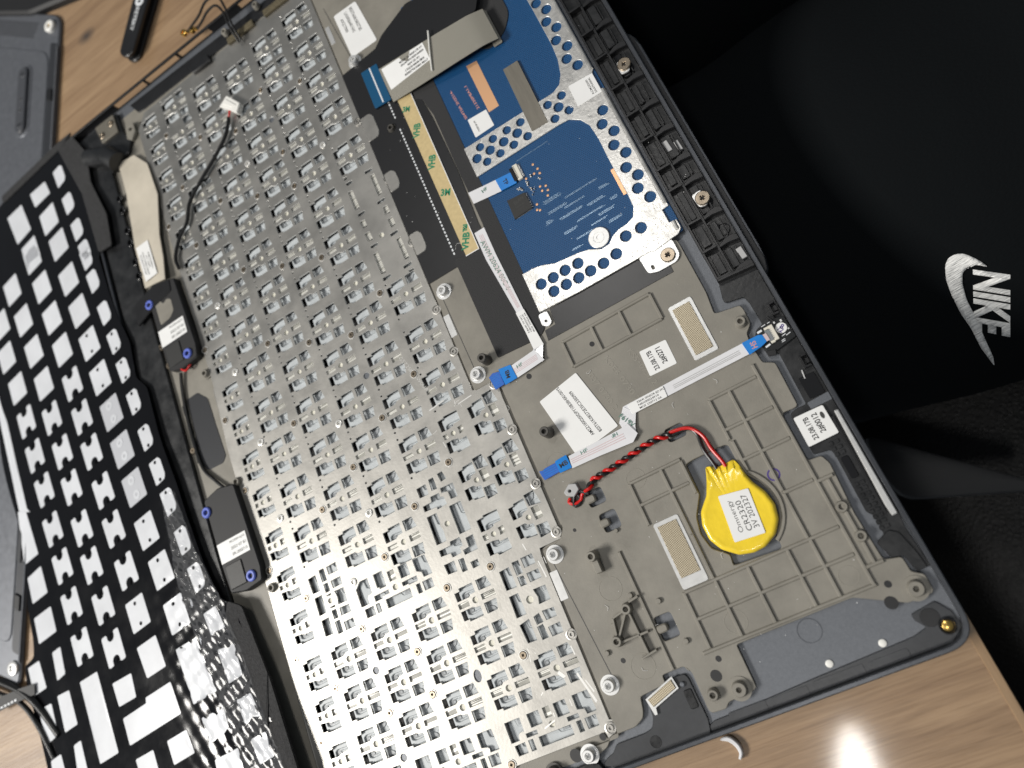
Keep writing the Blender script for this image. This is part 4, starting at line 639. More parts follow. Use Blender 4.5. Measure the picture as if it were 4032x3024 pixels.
MB().prism(circ(OVAL[0], OVAL[1], 1.7, 20, 2.4, -.1), -2, -.45).build('plug_disc', 'shell_blue', kb)
for (x0, x1, y0, y1) in ((10.1, 16.5, 187.3, 199.6), (10.5, 16.0, 160.5, 169.7), (10.5, 16.0, 129.2, 139.0)):
    MB().prism(rnd([(x0, y0), (x1 - 1, y0), (x1, y0 + 2), (x1, y1 - 2), (x1 - 1.5, y1), (x0, y1)], 1, 3), .3, .9, ch=.2).build('edge_tab', 'steel_plate', kb)
text('SG5Z2SH5BW0UA', -9.7, 87.2, 20, 1.5, -72, .004, 'cut_edge', kb, -.02, 0, 'stamped_text')
# scuff marks and glue residue on the plate
rs = random.Random(11); sc = MB()
for x, y, n, sp in ((4, -36, 10, 9), (-5, -24, 6, 6), (-8, -42, 7, 7), (6.5, 0, 9, 9), (-12, 57, 7, 10), (2, 66, 8, 4), (-55, 5, 8, 10), (-88, 40, 8, 14), (-70, -20, 8, 14)):
    for k in range(n):
        a = rs.uniform(0, 6.3); l = rs.uniform(.5, 2.6); px, py = x + rs.uniform(-sp, sp) * .5, y + rs.uniform(-sp, sp) * .8; a = rs.choice((1.75, 1.6, .3, a))
        if any(c[0] - .5 < px < c[1] + .5 and c[2] - .5 < py < c[3] + .5 for c in boxes): continue
        q1 = (px + math.cos(a) * l / 2, py + math.sin(a) * l / 2); q0 = (px - math.cos(a) * l / 2, py - math.sin(a) * l / 2)
        if any(c[0] - .2 < q[0] < c[1] + .2 and c[2] - .2 < q[1] < c[3] + .2 for c in boxes for q in (q0, q1)): continue
        sc.bar(q0, q1, rs.uniform(.08, .3), -.05, .012)
for q in ([(5.6, -35.2), (6.3, -35.0), (8.9, -45.0), (8.2, -45.6)], [(7.6, -38.0), (8.0, -38.0), (9.3, -42.0), (8.9, -42.4)], [(-0.6, -33.0), (0.4, -32.2), (2.0, -34.6), (.9, -34.9)], [(7.4, -26.5), (7.8, -26.4), (8.0, -29.5), (7.6, -29.6)], [(8.2, 3.0), (8.6, 3.0), (9.2, -3.0), (8.7, -3.1)], [(5.2, 10.4), (5.6, 10.5), (6.0, 8.0), (5.6, 7.9)], [(-9.0, 70.6), (-2.0, 71.4), (-2.0, 70.9), (-9.0, 70.1)], [(2.0, 67.2), (9.0, 67.8), (9.0, 67.4), (2.0, 66.8)], [(-12, -46.8), (-7.5, -45.6), (-7.5, -46.1), (-12, -47.3)], [(-36, -47), (-33.6, -46.4), (-33.8, -47.4), (-35.8, -48)]):
    sc.prism(q, -.05, .012)
o = sc.build('scuff_marks', 'cut_edge', kb); o['kind'] = 'stuff'

# ================================================================== touchpad
tp = thing('touchpad_module', 'blue touchpad circuit board under a silver perforated steel bracket', 'touchpad')
MB().prism(rect(46.3, 103.2, 82.0, 235, 1), 0.3, 0.75, ch=.05).build('circuit_board', 'solder_blue', tp)
wl = rnd([q for q in WIN_LOW if q[0] > 45] , .8, 3)
low = [(46.2, 144.1)] + WIN_LOW[2:17] + [(68.3, 94.4), (58.6, 95.6), (54, 97.6), (50.8, 98.3), (46.2, 98.4)]
up = [(46.2, 157.8), (79.7, 156.9), (86.0, 156.7), (89.4, 158.2), (91.6, 161.6), (93.3, 168), (93.9, 175), (93.9, 192.8), (93, 235), (46.2, 235)]
br_out = [(45.9, 235), (45.9, 157.9), (45.7, 157.9), (45.7, 144.0), (45.9, 144.0), (45.9, 98.5), (45.8, 82.0), (62, 81.2), (90, 81.0), (91.5, 80.4), (101.2, 81.6), (102.8, 83), (102.8, 86.5), (100.2, 86.9), (100.2, 92.2), (102.7, 92.5), (103.2, 146), (101.5, 147), (101.4, 153.8), (103.0, 155.8), (102.7, 235)]
bracket_low = [(45.9, 144.0)] + low[1:-1] + [(45.9, 98.5)]
ring_poly = [(45.9, 98.5)] + low[1:-1][::-1] + [(45.9, 144.0), (45.9, 157.9)] + up[1:9] + br_out[-1:] + br_out[-2:5:-1]
bh = [circ(x, y, (2.0 if x < 89.5 and 149 < y < 152 else 1.75 if x < 89.5 and 145 < y < 156 else 2.08), 26) for x, y in BR_HOLES if x > 47.8]
b = MB(); b.prism(ring_poly, 0.95, 1.45, holes=bh, ch=.12, mi=0, ei=1); brk = b.build('bracket', ['bracket_steel', 'cut_edge'], tp)
for y0, y1 in ((94, 146), (156, 235)): MB().tube([(102.3, y0, 1.5), (102.3, y1, 1.5)], .75, 10).build('folded_lip', 'bracket_steel', brk)
MB().tube([(101.6, 83.2, 1.5), (101.6, 86.4, 1.5)], .7, 10).build('folded_lip', 'bracket_steel', brk)
b = MB(); b.prism(rnd([(85.5, 81.3), (86.0, 74.4), (89.2, 73.2), (96.5, 73.2), (98.4, 75), (98.4, 81.3)], 1.2, 4), .6, 1.1, holes=[circ(88.4, 75.6, .55, 14, .9)], ch=.1); b.build('fixing_ear', 'bright_steel', brk)
put('screw', screw_mesh(2.55, .7), tp, (94.7, 76.7, 1.1), rz=.2)
b = MB(); b.prism(rnd([(44.8, 81.6), (44.5, 77.2), (46.5, 75.6), (48.6, 76.6), (48.4, 81.4)], 1.0, 4), .6, 1.1, holes=[circ(46.6, 78.0, .5, 12)], ch=.1); b.build('fixing_ear', 'bright_steel', brk)
dm = MB(); rd = random.Random(5)                # dimples pressed into the lower flange
for i in range(190):
    x, y = rd.uniform(49, 99), rd.uniform(82, 96)
    if y > 84 + max(0, (x - 74)) * .45 and not (x > 82 and y < 93): continue
    if any((x - hx) ** 2 + (y - hy) ** 2 < 6 for hx, hy in BR_HOLES): continue
    dm.lathe(x, y, [(.22, 1.44), (.12, 1.475), (0, 1.48)], 6)
o = dm.build('dimples', 'bracket_steel', brk); o['kind'] = 'stuff'
text('02', 89.8, 143.9 + 3.9, 2.4, 1.5, 100, 1.455, 'cut_edge', brk, .0); text('L', 93.8, 148.5, .9, 1.5, 100, 1.455, 'cut_edge', brk, .0)
b = MB(); b.lathe(RING[0], RING[1], [(3.9, .7), (3.9, 1.2), (3.7, 1.35), (2.05, 1.35), (2.0, 1.28), (1.95, 1.35), (.85, 1.35), (.8, 1.1)], 36); b.lathe(RING[0], RING[1], [(.8, 1.0)], 14, 1); b.build('pivot_disc', ['foil_silver', 'void_black'], tp)
chip = MB().prism(CHIP, .7, 1.6, ch=.1).build('controller_chip', 'chip_black', tp)
text('ELAN', 56.6, 125.4, 3.9, 1.3, 6, 1.62, 'ink_faint', chip, 0); text('33241 B1', 56.3, 123.3, 3.6, .6, 3, 1.62, 'ink_faint', chip, 0); text('C2319', 56.3, 122.0, 2.6, .6, 3, 1.62, 'ink_faint', chip, 0)
pn = MB()
for k in range(16):
    t = k / 15
    for (a, c) in ((CHIP[0], CHIP[1]), (CHIP[1], CHIP[2]), (CHIP[2], CHIP[3]), (CHIP[3], CHIP[0])):
        x, y = a[0] + (c[0] - a[0]) * (.08 + .84 * t), a[1] + (c[1] - a[1]) * (.08 + .84 * t); pn.box(x - .12, x + .12, y - .12, y + .12, .7, .95)
pn.build('chip_leads', 'bright_steel', chip)
for x, y in PADS: MB().lathe(x, y, [(.5, .74), (.5, .82), (.4, .86), (0, .87)], 16).build('test_pad', 'copper', tp)
for i, (x, y) in enumerate(SMD):
    w, h = ((.55, 1.0) if i < 8 else (.3, .5)); q = MB(); a = .45 if i % 3 else -.2; q.prism(quad(x, y, w, h * .6, a), .7, 1.25, ch=.05, mi=0)
    for s in (-1, 1): q.prism(quad(x - math.sin(a) * h * .42 * s, y + math.cos(a) * h * .42 * s, w, h * .3, a), .7, 1.27, ch=.05, mi=1)
    q.build('chip_component', ['conductive_tape', 'bright_steel'], tp)
q = MB(); q.prism(rect(59.9, 61.9, 132.6, 139.4, .2), .7, 1.8, ch=.12, mi=0); q.prism(rect(58.3, 59.9, 133.0, 139.0, .2), .7, 1.7, ch=.1, mi=1)
for k in range(10): q.box(59.4, 60.5, 133.4 + k * .57, 133.65 + k * .57, 1.6, 1.86, mi=1); q.box(61.9, 62.5, 133.4 + k * .57, 133.7 + k * .57, .7, 1.1, mi=2)
q.build('ribbon_connector', ['connector_white', 'glossy_black', 'bright_steel'], tp)
for p in COPPER: MB().prism(p, .7, .84, ch=.03).build('copper_strip', 'copper', tp)
MB().prism([(73.3, 178.3), (79.8, 178.0), (79.5, 147.0), (72.6, 147.4)], .8, 1.62, ch=.08).build('conductive_tape', 'conductive_tape', tp)
for p, z in zip(QRLAB, (.75, 1.45)): sticker(p, z, .12, 'label_sticker', 'label_white', tp, .3)
text('6A4NB5U', 54.3, 163.8, 5.4, .8, -88, .89, 'ink_faint', tp); text('RCM2Z000', 98.7, 149.8, 6.8, .8, 90, 1.59, 'ink_faint', tp); text('SA47N00K', 99.9, 149.8, 7.2, .8, 90, 1.59, 'ink_faint', tp)
text('S04T0A 2H2214-', 51.2, 177.2, 15.5, 1.1, 94, .765, 'ink_pink', tp); text('21330PBA1.1', 57.4, 176.4, 12.5, 1.1, 94, .765, 'ink_pink', tp)
lt = MB(); rt = random.Random(21)               # fine bright trace lines on the board
for x, y, l, k in ((64, 114, 9, 3), (67, 109.5, 10, 3), (70, 112.8, 9, 2), (72, 105.5, 12, 2), (66, 103.6, 6, 3), (78, 108.6, 8, 3), (80, 103, 7, 3), (84, 112, 5, 3), (69, 99.5, 8, 2), (82, 98.6, 6, 3), (72, 116.2, 14, 2), (64, 118.5, 8, 4), (86, 106, 4, 3), (66, 96.6, 5, 2), (76, 101.2, 7, 2), (61.5, 110.8, 4, 4)):
    for j in range(k): lt.bar((x + rt.uniform(0, .6), y + j * .38), (x + l - rt.uniform(0, 1.5), y + j * .38), .11, .70, .80)
lt.prism(rect(62, 76, 140.6, 140.75), .7, .775)
o = lt.build('board_traces', 'trace_blue' if 'trace_blue' in MATS else mat('trace_blue', (0.20, 0.28, 0.36), .25, .5).name, tp); o['kind'] = 'stuff'
MB().prism(rect(46.6, 102, 70.9, 81.4, .5), .3, .62, ch=.05).build('black_adhesive', 'satin_black', tp) if False else MB().prism([(44.2, 71.2), (93.6, 70.7), (93.7, 74.0), (87, 74), (85, 81.6), (49.5, 81.6), (49.0, 75.4), (44.6, 75.2)], .3, .55, ch=.05).build('black_adhesive', 'satin_black', tp)

# ================================================================== tapes and foam over the touchpad edge
tape = MB().prism(rnd([(10.3, 224.5), (10.4, 115.8), (27.4, 115.7), (34, 115.2), (38.4, 116.6), (39.0, 119.5), (38.6, 127), (39.8, 150), (39.4, 180), (38, 195), (34, 226)], .6, 3), .4, .62, ch=.05, holes=[circ(21.6, 186.6, 1.9, 20)]).build('black_tape_sheet', 'tape_black')
tag(tape, 'wide black tape sheet with a white dashed line beside the keyboard plate', 'tape')
for i in range(47):
    y = 120.8 + i * 1.68
    if abs(y - 186.5) < 2.2: continue
    MB().prism(rect(24.55, 25.15, y, y + 1.0), .6, .66).build('dash_mark', 'silk_white', tape)
o = MB().prism([(28.9, 197.2), (35.4, 196.7), (34.75, 117.5), (29.0, 117.5)], .6, .95, ch=.06).build('adhesive_strip', 'vhb_tan'); tag(o, 'tan adhesive strip with green lettering on the black tape', 'tape')
for s, x, y, w, h in (('3M', 31.8, 146.3, 4.2, 3.0), ('VHB', 31.6, 161.5, 8.6, 3.2), ('VHB', 31.2, 178.2, 8.2, 3.2), ('VHB\u2122', 31.9, 124.5, 10.5, 3.2), ('3M', 30.8, 190.0, 3.4, 2.6)):
    text(s, x, y, w if s != 'VHB' else 6.4, h, 62 if s[0] == 'V' else -28, .975, 'ink_green', o, .04)
MB().prism([(35.15, 196.7), (35.45, 196.7), (34.95, 117.4), (34.65, 117.4)], .9, 1.0).build('liner_edge', 'label_white', o); MB().prism([(28.9, 117.7), (34.95, 117.5), (34.95, 117.2), (28.9, 117.35)], .9, 1.0).build('liner_edge', 'label_white', o)
post(21.6, 186.6, hollow(1.5, .8, 1.6, z=.2), 'dark_post')
f1 = MB().prism(rnd([(36.0, 192), (36.5, 198), (46.2, 198), (46.4, 82), (44.9, 76), (43.0, 74.5), (38.0, 74.0), (24.4, 75.0), (24.0, 114.5), (23.8, 118.5), (38.0, 118.5), (40.0, 125), (40.2, 180), (38.5, 190)], .5, 2), .3, .72, ch=.1).build('foam_gasket', 'foam_black'); tag(f1, 'thin black foam gasket along the left edge of the touchpad board', 'gasket')

# ================================================================== wide ribbon folded over the touchpad
fx = thing('wide_flex_cable', 'wide grey ribbon cable with teal end folded over the touchpad', 'ribbon cable')
n = 22; Lf = []; Rf = []; zz = []
for i in range(n + 1):
    t = i / n; x = 26.9 + 50.3 * t; Lf.append((x, 214.6 - 9.2 * t - 1.0 * math.sin(math.pi * t))); Rf.append((x + .3, 196.2 - 7.0 * t - 1.2 * math.sin(math.pi * t))); zz.append(1.6 + 4.2 * math.sin(math.pi * min(1, t * .62)) - (0.9 * ((t - .88) / .12) if t > .88 else 0))
b = MB(); b.ribbon(Lf, Rf, zz, .25); b.build('ribbon', 'flex_grey', fx)
k = [(77.2, 205.4, 4.0), (78.0, 205.2, 3.0), (77.6, 205.2, 2.0), (74, 205.8, 1.5)]
b = MB(); b.ribbon([(q[0], q[1]) for q in k], [(q[0] + .2, q[1] - 16.3) for q in k], [q[2] for q in k], .2); b.build('ribbon_fold', 'flex_grey', fx)
MB().prism(rnd([(18.8, 198.9), (26.9, 197.9), (27.1, 214.6), (27.2, 217.8), (19.1, 218.5)], .4, 2), 1.2, 1.7, ch=.08).build('end_stiffener', 'tab_teal', fx)
MB().prism([(22.9, 199.2), (23.5, 199.1), (23.7, 217.9), (23.1, 218.0)], 1.6, 1.75).build('white_line', 'silk_white', fx)
zs = lambda x: 1.6 + 4.2 * math.sin(math.pi * min(1, (x - 26.9) / 50.3 * .62))
o = MB().prism(rnd([(28.2, 213.4), (49.6, 209.2), (49.6, 199.9), (28.6, 201.6)], .3, 2), .02, .14, zf=lambda x, y: zs(x)).build('label_sticker', 'label_white', fx)
for i, s in enumerate(('MODEL NL 00205 LTR OT', 'SKU43 P/N 0K01364002', 'REV 22 X1', 'LTG220 KB640 FBKR', '8SRE57TB K08A 08317')): text(s, 42.8, 208.6 - i * 1.75, (12, 12, 6, 10, 12)[i], .95, -6 - i * .3, .19, 'ink_faint', o, zf=lambda x, y: zs(x))
cv = MB(); cv.prism(rnd([(24.6, 221.5), (27.2, 214.8), (35, 211.2), (44.5, 208.8), (60, 208.6), (74.5, 206.5), (79, 214), (70, 226), (50, 232), (34, 228)], 1.2, 4), 1.2, 1.45, zf=lambda x, y: max(0, zs(min(x, 76)) - 2.2), ch=.05); cv.build('black_cover_film', 'tape_black', fx)
MB().prism(rnd([(72, 190), (80.5, 193), (85.5, 199.5), (85.5, 212), (82, 235), (60, 235), (60, 205)], 3, 5), .8, 1.15, ch=.1).build('foam_pad', 'foam_black', fx)
MB().tube([(53.9, 211.5, zs(54) + .5), (51.0, 203, zs(52) + .6), (48.3, 194.6, zs(49) + .4)], .38, 8).build('white_strip', 'plastic_white', fx)  # thin white rod lying over the ribbon

# ================================================================== ribbon cable of the touchpad
t1 = thing('touchpad_ribbon_cable', 'narrow white ribbon cable from the touchpad board with blue ends', 'ribbon cable')
b = MB(); b.ribbon([(52.2, 138.3), (46.5, 139.2), (40.0, 140.4)], [(52.4, 132.8), (46.5, 133.8), (40.2, 135.0)], [1.5, 1.3, 1.0], .15); b.build('ribbon', 'ffc_white', t1)
MB().prism([(51.9, 138.4), (58.6, 137.5), (58.9, 132.2), (52.2, 132.9)], 1.3, 1.62, ch=.05).build('end_stiffener', 'ffc_blue', t1)
text('TP', 55.2, 135.2, 2.6, 1.7, -88, 1.63, 'ink_black', t1, .03); text('HF', 46.4, 137.4, 2.4, 1.4, 8, 1.42, 'ink_grey_green', t1)
b = MB(); b.ribbon([(35.6, 124), (35.5, 112), (37.9, 86), (38.1, 71.0)], [(40.0, 124), (39.9, 112), (40.8, 86), (42.2, 71.0)], [.85, .9, 1.0, 1.2], .12); b.build('ribbon', 'ffc_white', t1)
for u in (.30, .45, .6): MB().ribbon([(35.6 + 4.2 * u, 122), (35.7 + 4.2 * u, 112), (38.0 + 2.8 * u, 88)], [(35.9 + 4.2 * u, 122), (36.0 + 4.2 * u, 112), (38.25 + 2.8 * u, 88)], [.875, .925, 1.02], .02).build('conductor', 'ffc_pink', t1)
text('AWM 20624 80C 60V VW-1', 38.4, 102.5, 34, 2.0, -85.5, .96, 'ink_grey_green', t1, .0)
o = MB().prism([(37.6, 86.6), (41.0, 86.3), (42.3, 70.6), (38.4, 70.3)], 1.05, 1.27, ch=.03).build('label_sticker', 'label_white', t1)
for i, (s, w) in enumerate((('KB640 TP FFC', 7.6), ('NBX00024A10', 7.6), ('MGE 230626 0A', 8.4))): text(s, 38.9 + i * .95, 81.0 - i * .1, w, .62, 94, 1.29, 'ink_black', o, .01)
b = MB(); b.ribbon([(42.2, 71.0), (39.4, 65.0)], [(38.1, 71.0), (37.0, 69.6)], [1.2, 1.7], .12); b.ribbon([(38.4, 70.4), (27.4, 69.4)], [(40.3, 65.2), (27.8, 64.2)], [1.75, 1.5], .12); b.build('ribbon', 'ffc_white', t1)
for u in (.3, .42, .54, .66): MB().ribbon([(38.2, 69.9 - 4.6 * u), (28, 69.2 - 4.6 * u)], [(38.2, 69.65 - 4.6 * u), (28, 68.95 - 4.6 * u)], [1.79, 1.54], .02).build('conductor', 'ffc_pink', t1)
text('HF', 31.0, 68.0, 2.4, 1.3, 4, 1.64, 'ink_grey_green', t1)
MB().prism(rnd([(23.0, 70.6), (28.0, 69.9), (28.4, 64.2), (23.2, 64.0)], .3, 2), 1.4, 1.75, ch=.05).build('end_stiffener', 'ffc_blue', t1); text('MB', 25.6, 67.2, 3.0, 1.7, 80, 1.77, 'ink_black', t1, .03)
MB().prism([(18.5, 69.6), (20.4, 70.4), (23.0, 69.7), (23.0, 64.5), (19.1, 64.2)], 1.3, 1.65, ch=.05).build('end_stiffener', 'ffc_blue_dark', t1)
for k in range(6): MB().bar((18.9, 65.0 + k * .8), (22.4, 65.1 + k * .8), .18, 1.6, 1.69).build('contact', 'ffc_blue', t1)

# ================================================================== ribbon cable of the sensor board
t2 = thing('sensor_ribbon_cable', 'folded white ribbon cable with blue ends across the brown palm rest', 'ribbon cable')
b = MB(); b.ribbon([(102.0, 37.5), (80, 37.4), (58.2, 37.1)], [(102.4, 33.3), (80, 33.4), (58.7, 33.2)], [1.2, .8, .9], .12); b.build('ribbon', 'ffc_white', t2)
for u in (.35, .5, .62): MB().ribbon([(100, 37.4 - 4.1 * u), (75, 37.3 - 4.1 * u)], [(100, 37.15 - 4.1 * u), (75, 37.05 - 4.1 * u)], [1.20, .80], .02).build('conductor', 'plastic_grey', t2)
MB().prism(rnd([(101.8, 37.6), (107.4, 37.5), (108.6, 36.9), (108.8, 34.3), (106.5, 33.6), (102.2, 33.0)], .3, 2), 1.1, 1.45, ch=.05).build('end_stiffener', 'ffc_blue', t2); text('HS', 104.8, 35.3, 2.3, 1.9, 85, 1.47, 'ink_pink', t2, .02)
MB().prism([(108.6, 36.9), (109.8, 36.9), (109.9, 34.4), (108.8, 34.3)], 1.1, 1.4, ch=.04).build('contact_end', 'ffc_pink', t2)
o = MB().prism(rnd([(59.8, 36.9), (73.2, 37.1), (73.0, 33.2), (60.0, 33.3)], .3, 2), .9, 1.12, ch=.03).build('label_sticker', 'label_white', t2)
for i, (s, w) in enumerate((('KB640 SENSOR BD FFC', 10.2), ('NBX00024910', 7.6), ('MGE 230712 0A', 8.2))): text(s, 63.1 + w / 2, 36.2 - i * 1.1, w, .72, 0, 1.14, 'ink_black', o, .01)
b = MB(); b.ribbon([(58.2, 37.1), (54.6, 32.6), (55.0, 29.0)], [(61.2, 33.2), (59.1, 29.2), (58.4, 26.5)], [1.0, 1.3, 1.5], .12); b.build('ribbon', 'ffc_white', t2)
text('F619V', 57.4, 32.2, 6.0, 1.6, -62, 1.45, 'ink_grey_green', t2)
b = MB(); b.ribbon([(57.2, 30.9), (54.6, 30.6), (44, 30.4), (33.8, 30.4)], [(58.9, 26.6), (56.2, 24.6), (44, 25.6), (33.3, 26.0)], [1.9, 1.75, 1.3, 1.4], .12); b.build('ribbon', 'ffc_white', t2)
for u in (.3, .45, .6): MB().ribbon([(54.4, 30.4 - 5.4 * u), (44, 30.3 - 4.7 * u), (34, 30.3 - 4.3 * u)], [(54.4, 30.1 - 5.4 * u), (44, 30.0 - 4.7 * u), (34, 30.0 - 4.3 * u)], [1.79, 1.33, 1.43], .02).build('conductor', 'ffc_pink', t2)
text('HF', 39.5, 29.4, 2.6, 1.3, 2, 1.40, 'ink_grey_green', t2); text('HF', 51.5, 29.6, 2.2, 1.2, 178, 1.74, 'ink_grey_green', t2)
MB().prism(rnd([(28.6, 30.9), (33.2, 31.2), (33.4, 26.3), (28.6, 26.4)], .3, 2), 1.2, 1.55, ch=.05).build('end_stiffener', 'ffc_blue', t2); text('MB', 31.1, 28.7, 3.2, 1.7, 6, 1.57, 'ink_black', t2, .03)
MB().prism([(21.9, 30.2), (23.3, 29.9), (24.2, 30.3), (28.7, 30.4), (28.7, 26.9), (22.6, 26.6), (22.2, 28)], 1.1, 1.45, ch=.05).build('end_stiffener', 'ffc_blue_dark', t2)
for k in range(4): MB().bar((23.2, 27.4 + k * .75), (28.2, 27.5 + k * .75), .18, 1.4, 1.49).build('contact', 'ffc_blue', t2)

# ================================================================== sensor board
sb = thing('sensor_board', 'small black circuit board with white connector and round marked sticker', 'circuit board')
MB().prism(rnd([(107.2, 39.0), (113.5, 40.4), (117.0, 39.4), (117.3, 31.8), (110.6, 30.5), (107.5, 31.4)], .4, 2), -.3, .5, ch=.08).build('board', 'board_black', sb)
q = MB(); q.prism(rect(111.2, 112.6, 33.3, 38.6, .15), .45, 1.6, ch=.1); q.prism(rect(109.8, 111.2, 37.8, 38.6), .45, 1.4, ch=.08); q.prism(rect(109.8, 111.2, 33.0, 33.8), .45, 1.4, ch=.08); q.prism(rect(109.6, 111.2, 33.9, 37.7), .45, 1.2, ch=.08, mi=1)
for k in range(6): q.box(110.9, 111.5, 34.2 + k * .6, 34.45 + k * .6, 1.1, 1.65, mi=1)
q.build('connector', ['connector_white', 'key_dark'], sb)
o = MB().prism(circ(114.6, 36.3, 1.75, 28), .5, .62, ch=.03).build('round_sticker', 'label_white', sb); text('8', 115.0, 36.6, 1.1, 1.7, -60, .63, 'ink_purple', o, .02); text('/2', 114.2, 35.9, 1.8, 1.6, -60, .63, 'ink_purple', o, .02)
for x, y, w, h, a in ((108.3, 38.3, 1.6, .7, .1), (108.5, 33.0, 1.7, .6, .2), (113.5, 38.9, .5, 1.0, 0), (115.6, 38.4, .6, .8, 0), (110.2, 39.6, 1.4, .25, .1), (112.0, 39.7, .9, .25, .1), (113.4, 32.6, 1.2, .22, .1), (113.3, 32.1, 1.2, .22, .1), (115.6, 33.6, 1.6, .25, .2), (114.2, 33.9, 1.4, .25, .2), (116.4, 35.0, .5, .5, 0)):
    MB().prism(quad(x, y, w, h, a), .5, .62 if h < .4 else 1.0, ch=.03).build('component', 'silk_white' if h < .4 or w > 1 else 'bright_steel', sb)
MB().prism(rnd([(107.0, 31.6), (110.0, 31.0), (109.4, 29.2), (107.0, 30.0)], .3, 2), -.4, .8, ch=.1).build('board_clip', 'satin_black', sb); MB().tube([(112.6, 41.6, .9), (113.6, 39.2, .9)], .35, 8).build('board_clip', 'satin_black', sb)

# ================================================================== coin cell
bt = thing('coin_cell_battery', 'yellow wrapped coin cell battery with red and black twisted leads', 'battery')
def dome(x, y):
    d = math.hypot(x - 75.9, y + 10.9); z = 0.0
    if d > 10.6: z -= (d - 10.6) * .18
    return z + .10 * math.sin(d * 1.1)
rimp = rnd(BATT, .7, 3); b = MB(); prev = None; N = len(rimp); c0 = (75.9, -10.5)
prof = [(1.0, -.9), (1.006, .6), (.992, 1.9), (.955, 2.45), (.90, 2.7), (.84, 2.62), (.78, 2.55), (.55, 2.6), (.25, 2.62)]
vs = []; fs = []; rb = random.Random(2)
for k, (sc_, z) in enumerate(prof):
    for i, (x, y) in enumerate(rimp):
        px, py = c0[0] + (x - c0[0]) * sc_, c0[1] + (y - c0[1]) * sc_
        nk = max(0, min(1, (py - .5) / 4.5))    # the crimped neck is flatter and creased
        zz_ = z * (1 - .5 * nk) + (nk * (.35 * math.sin(px * 3.1 + py * .3) + .2 * math.sin(px * 7.3 - py * 1.2)) if k > 1 else 0)
        vs.append((px, py, zz_))
for k in range(len(prof) - 1):
    for i in range(N): j = (i + 1) % N; fs.append((k * N + i, k * N + j, (k + 1) * N + j, (k + 1) * N + i))
vs.append((c0[0], c0[1], 2.62)); fs += [((len(prof) - 1) * N + i, (len(prof) - 1) * N + (i + 1) % N, len(vs) - 1) for i in range(N)]
b.add(vs, fs); b.build('wrapped_cell', 'battery_yellow', bt)
o = MB().prism(rnd([(73.2, -2.9), (82.6, -4.5), (81.1, -18.6), (71.4, -17.6)], .4, 3), 2.72, 2.84, ch=.03).build('label_sticker', 'label_white', bt)
text('Omnergy', 75.3, -10.6, 10.2, 1.9, 86.5, 2.855, 'ink_black', o, -.005); text('CR2320', 77.6, -11.4, 9.6, 1.75, 86.5, 2.855, 'ink_black', o, .0); text('3V 202327', 79.9, -10.9, 10.6, 1.75, 86.5, 2.855, 'ink_black', o, .0)
core = [(34.4, 16.4), (36.5, 18.0), (39.0, 19.4), (44.9, 19.9), (51.9, 20.8), (58.1, 21.7), (63.4, 22.0), (68.6, 21.4)]
def samp(P, n):
    out = []; P = [Vector(p) for p in P]; L_ = [0]
    for i in range(1, len(P)): L_.append(L_[-1] + (P[i] - P[i - 1]).length)
    for k in range(n + 1):
        s = L_[-1] * k / n; i = max(j for j in range(len(P) - 1) if L_[j] <= s + 1e-9); t = (s - L_[i]) / max(1e-9, L_[i + 1] - L_[i])
        p0, p1, p2, p3 = P[max(i - 1, 0)], P[i], P[i + 1], P[min(i + 2, len(P) - 1)]
        out.append(.5 * ((2 * p1) + (p2 - p0) * t + (2 * p0 - 5 * p1 + 4 * p2 - p3) * t * t + (3 * p1 - p0 - 3 * p2 + p3) * t ** 3))
    return out
cs = samp(core, 110)
for ph, m_, head, tail in ((0, 'wire_red', [(28.2, 17.2, .8), (27.2, 16.2, .8), (28.6, 14.9, .8), (31.2, 15.0, .9), (32.6, 16.5, 1.2)], [(72.8, 21.4, 1.6), (75.6, 19.8, 1.7), (77.6, 16.0, 1.6), (78.0, 11.6, 1.4), (79.2, 6.6, 1.2), (79.4, 4.5, 1.2)]),
                           (math.pi, 'wire_black', [(31.2, 17.4, .9), (31.6, 15.2, .8), (29.8, 13.9, .8), (28.4, 14.6, .8), (30.8, 18.0, 1.8), (32.4, 17.8, 1.6)], [(72.2, 20.9, 1.0), (74.8, 20.4, 1.2), (76.0, 17.6, 1.3), (75.6, 12.6, 1.2), (76.4, 7.2, 1.0), (76.6, 5.0, 1.0)])):
    pts = []
    for i, p in enumerate(cs):
        d = (cs[min(i + 1, len(cs) - 1)] - cs[max(i - 1, 0)]).normalized(); a = ph + i * .40; pts.append((p.x - d.y * math.cos(a) * .62, p.y + d.x * math.cos(a) * .62, 1.55 + math.sin(a) * .62))
    full = samp(head + [pts[0]], 20)[:-1] + pts + samp([pts[-1]] + tail, 26)[1:]
    MB().tube(full, .60, 10).build('lead_wire', m_, bt)
q = MB(); q.prism(rnd([(27.4, 19.6), (30.2, 21.5), (32.6, 20.6), (32.8, 18.4), (30.2, 16.8), (27.8, 18.2)], .3, 2), .4, 2.9, holes=[circ(29.6, 19.2, .55, 12)], ch=.2); q.build('lead_plug', 'plastic_grey', bt)

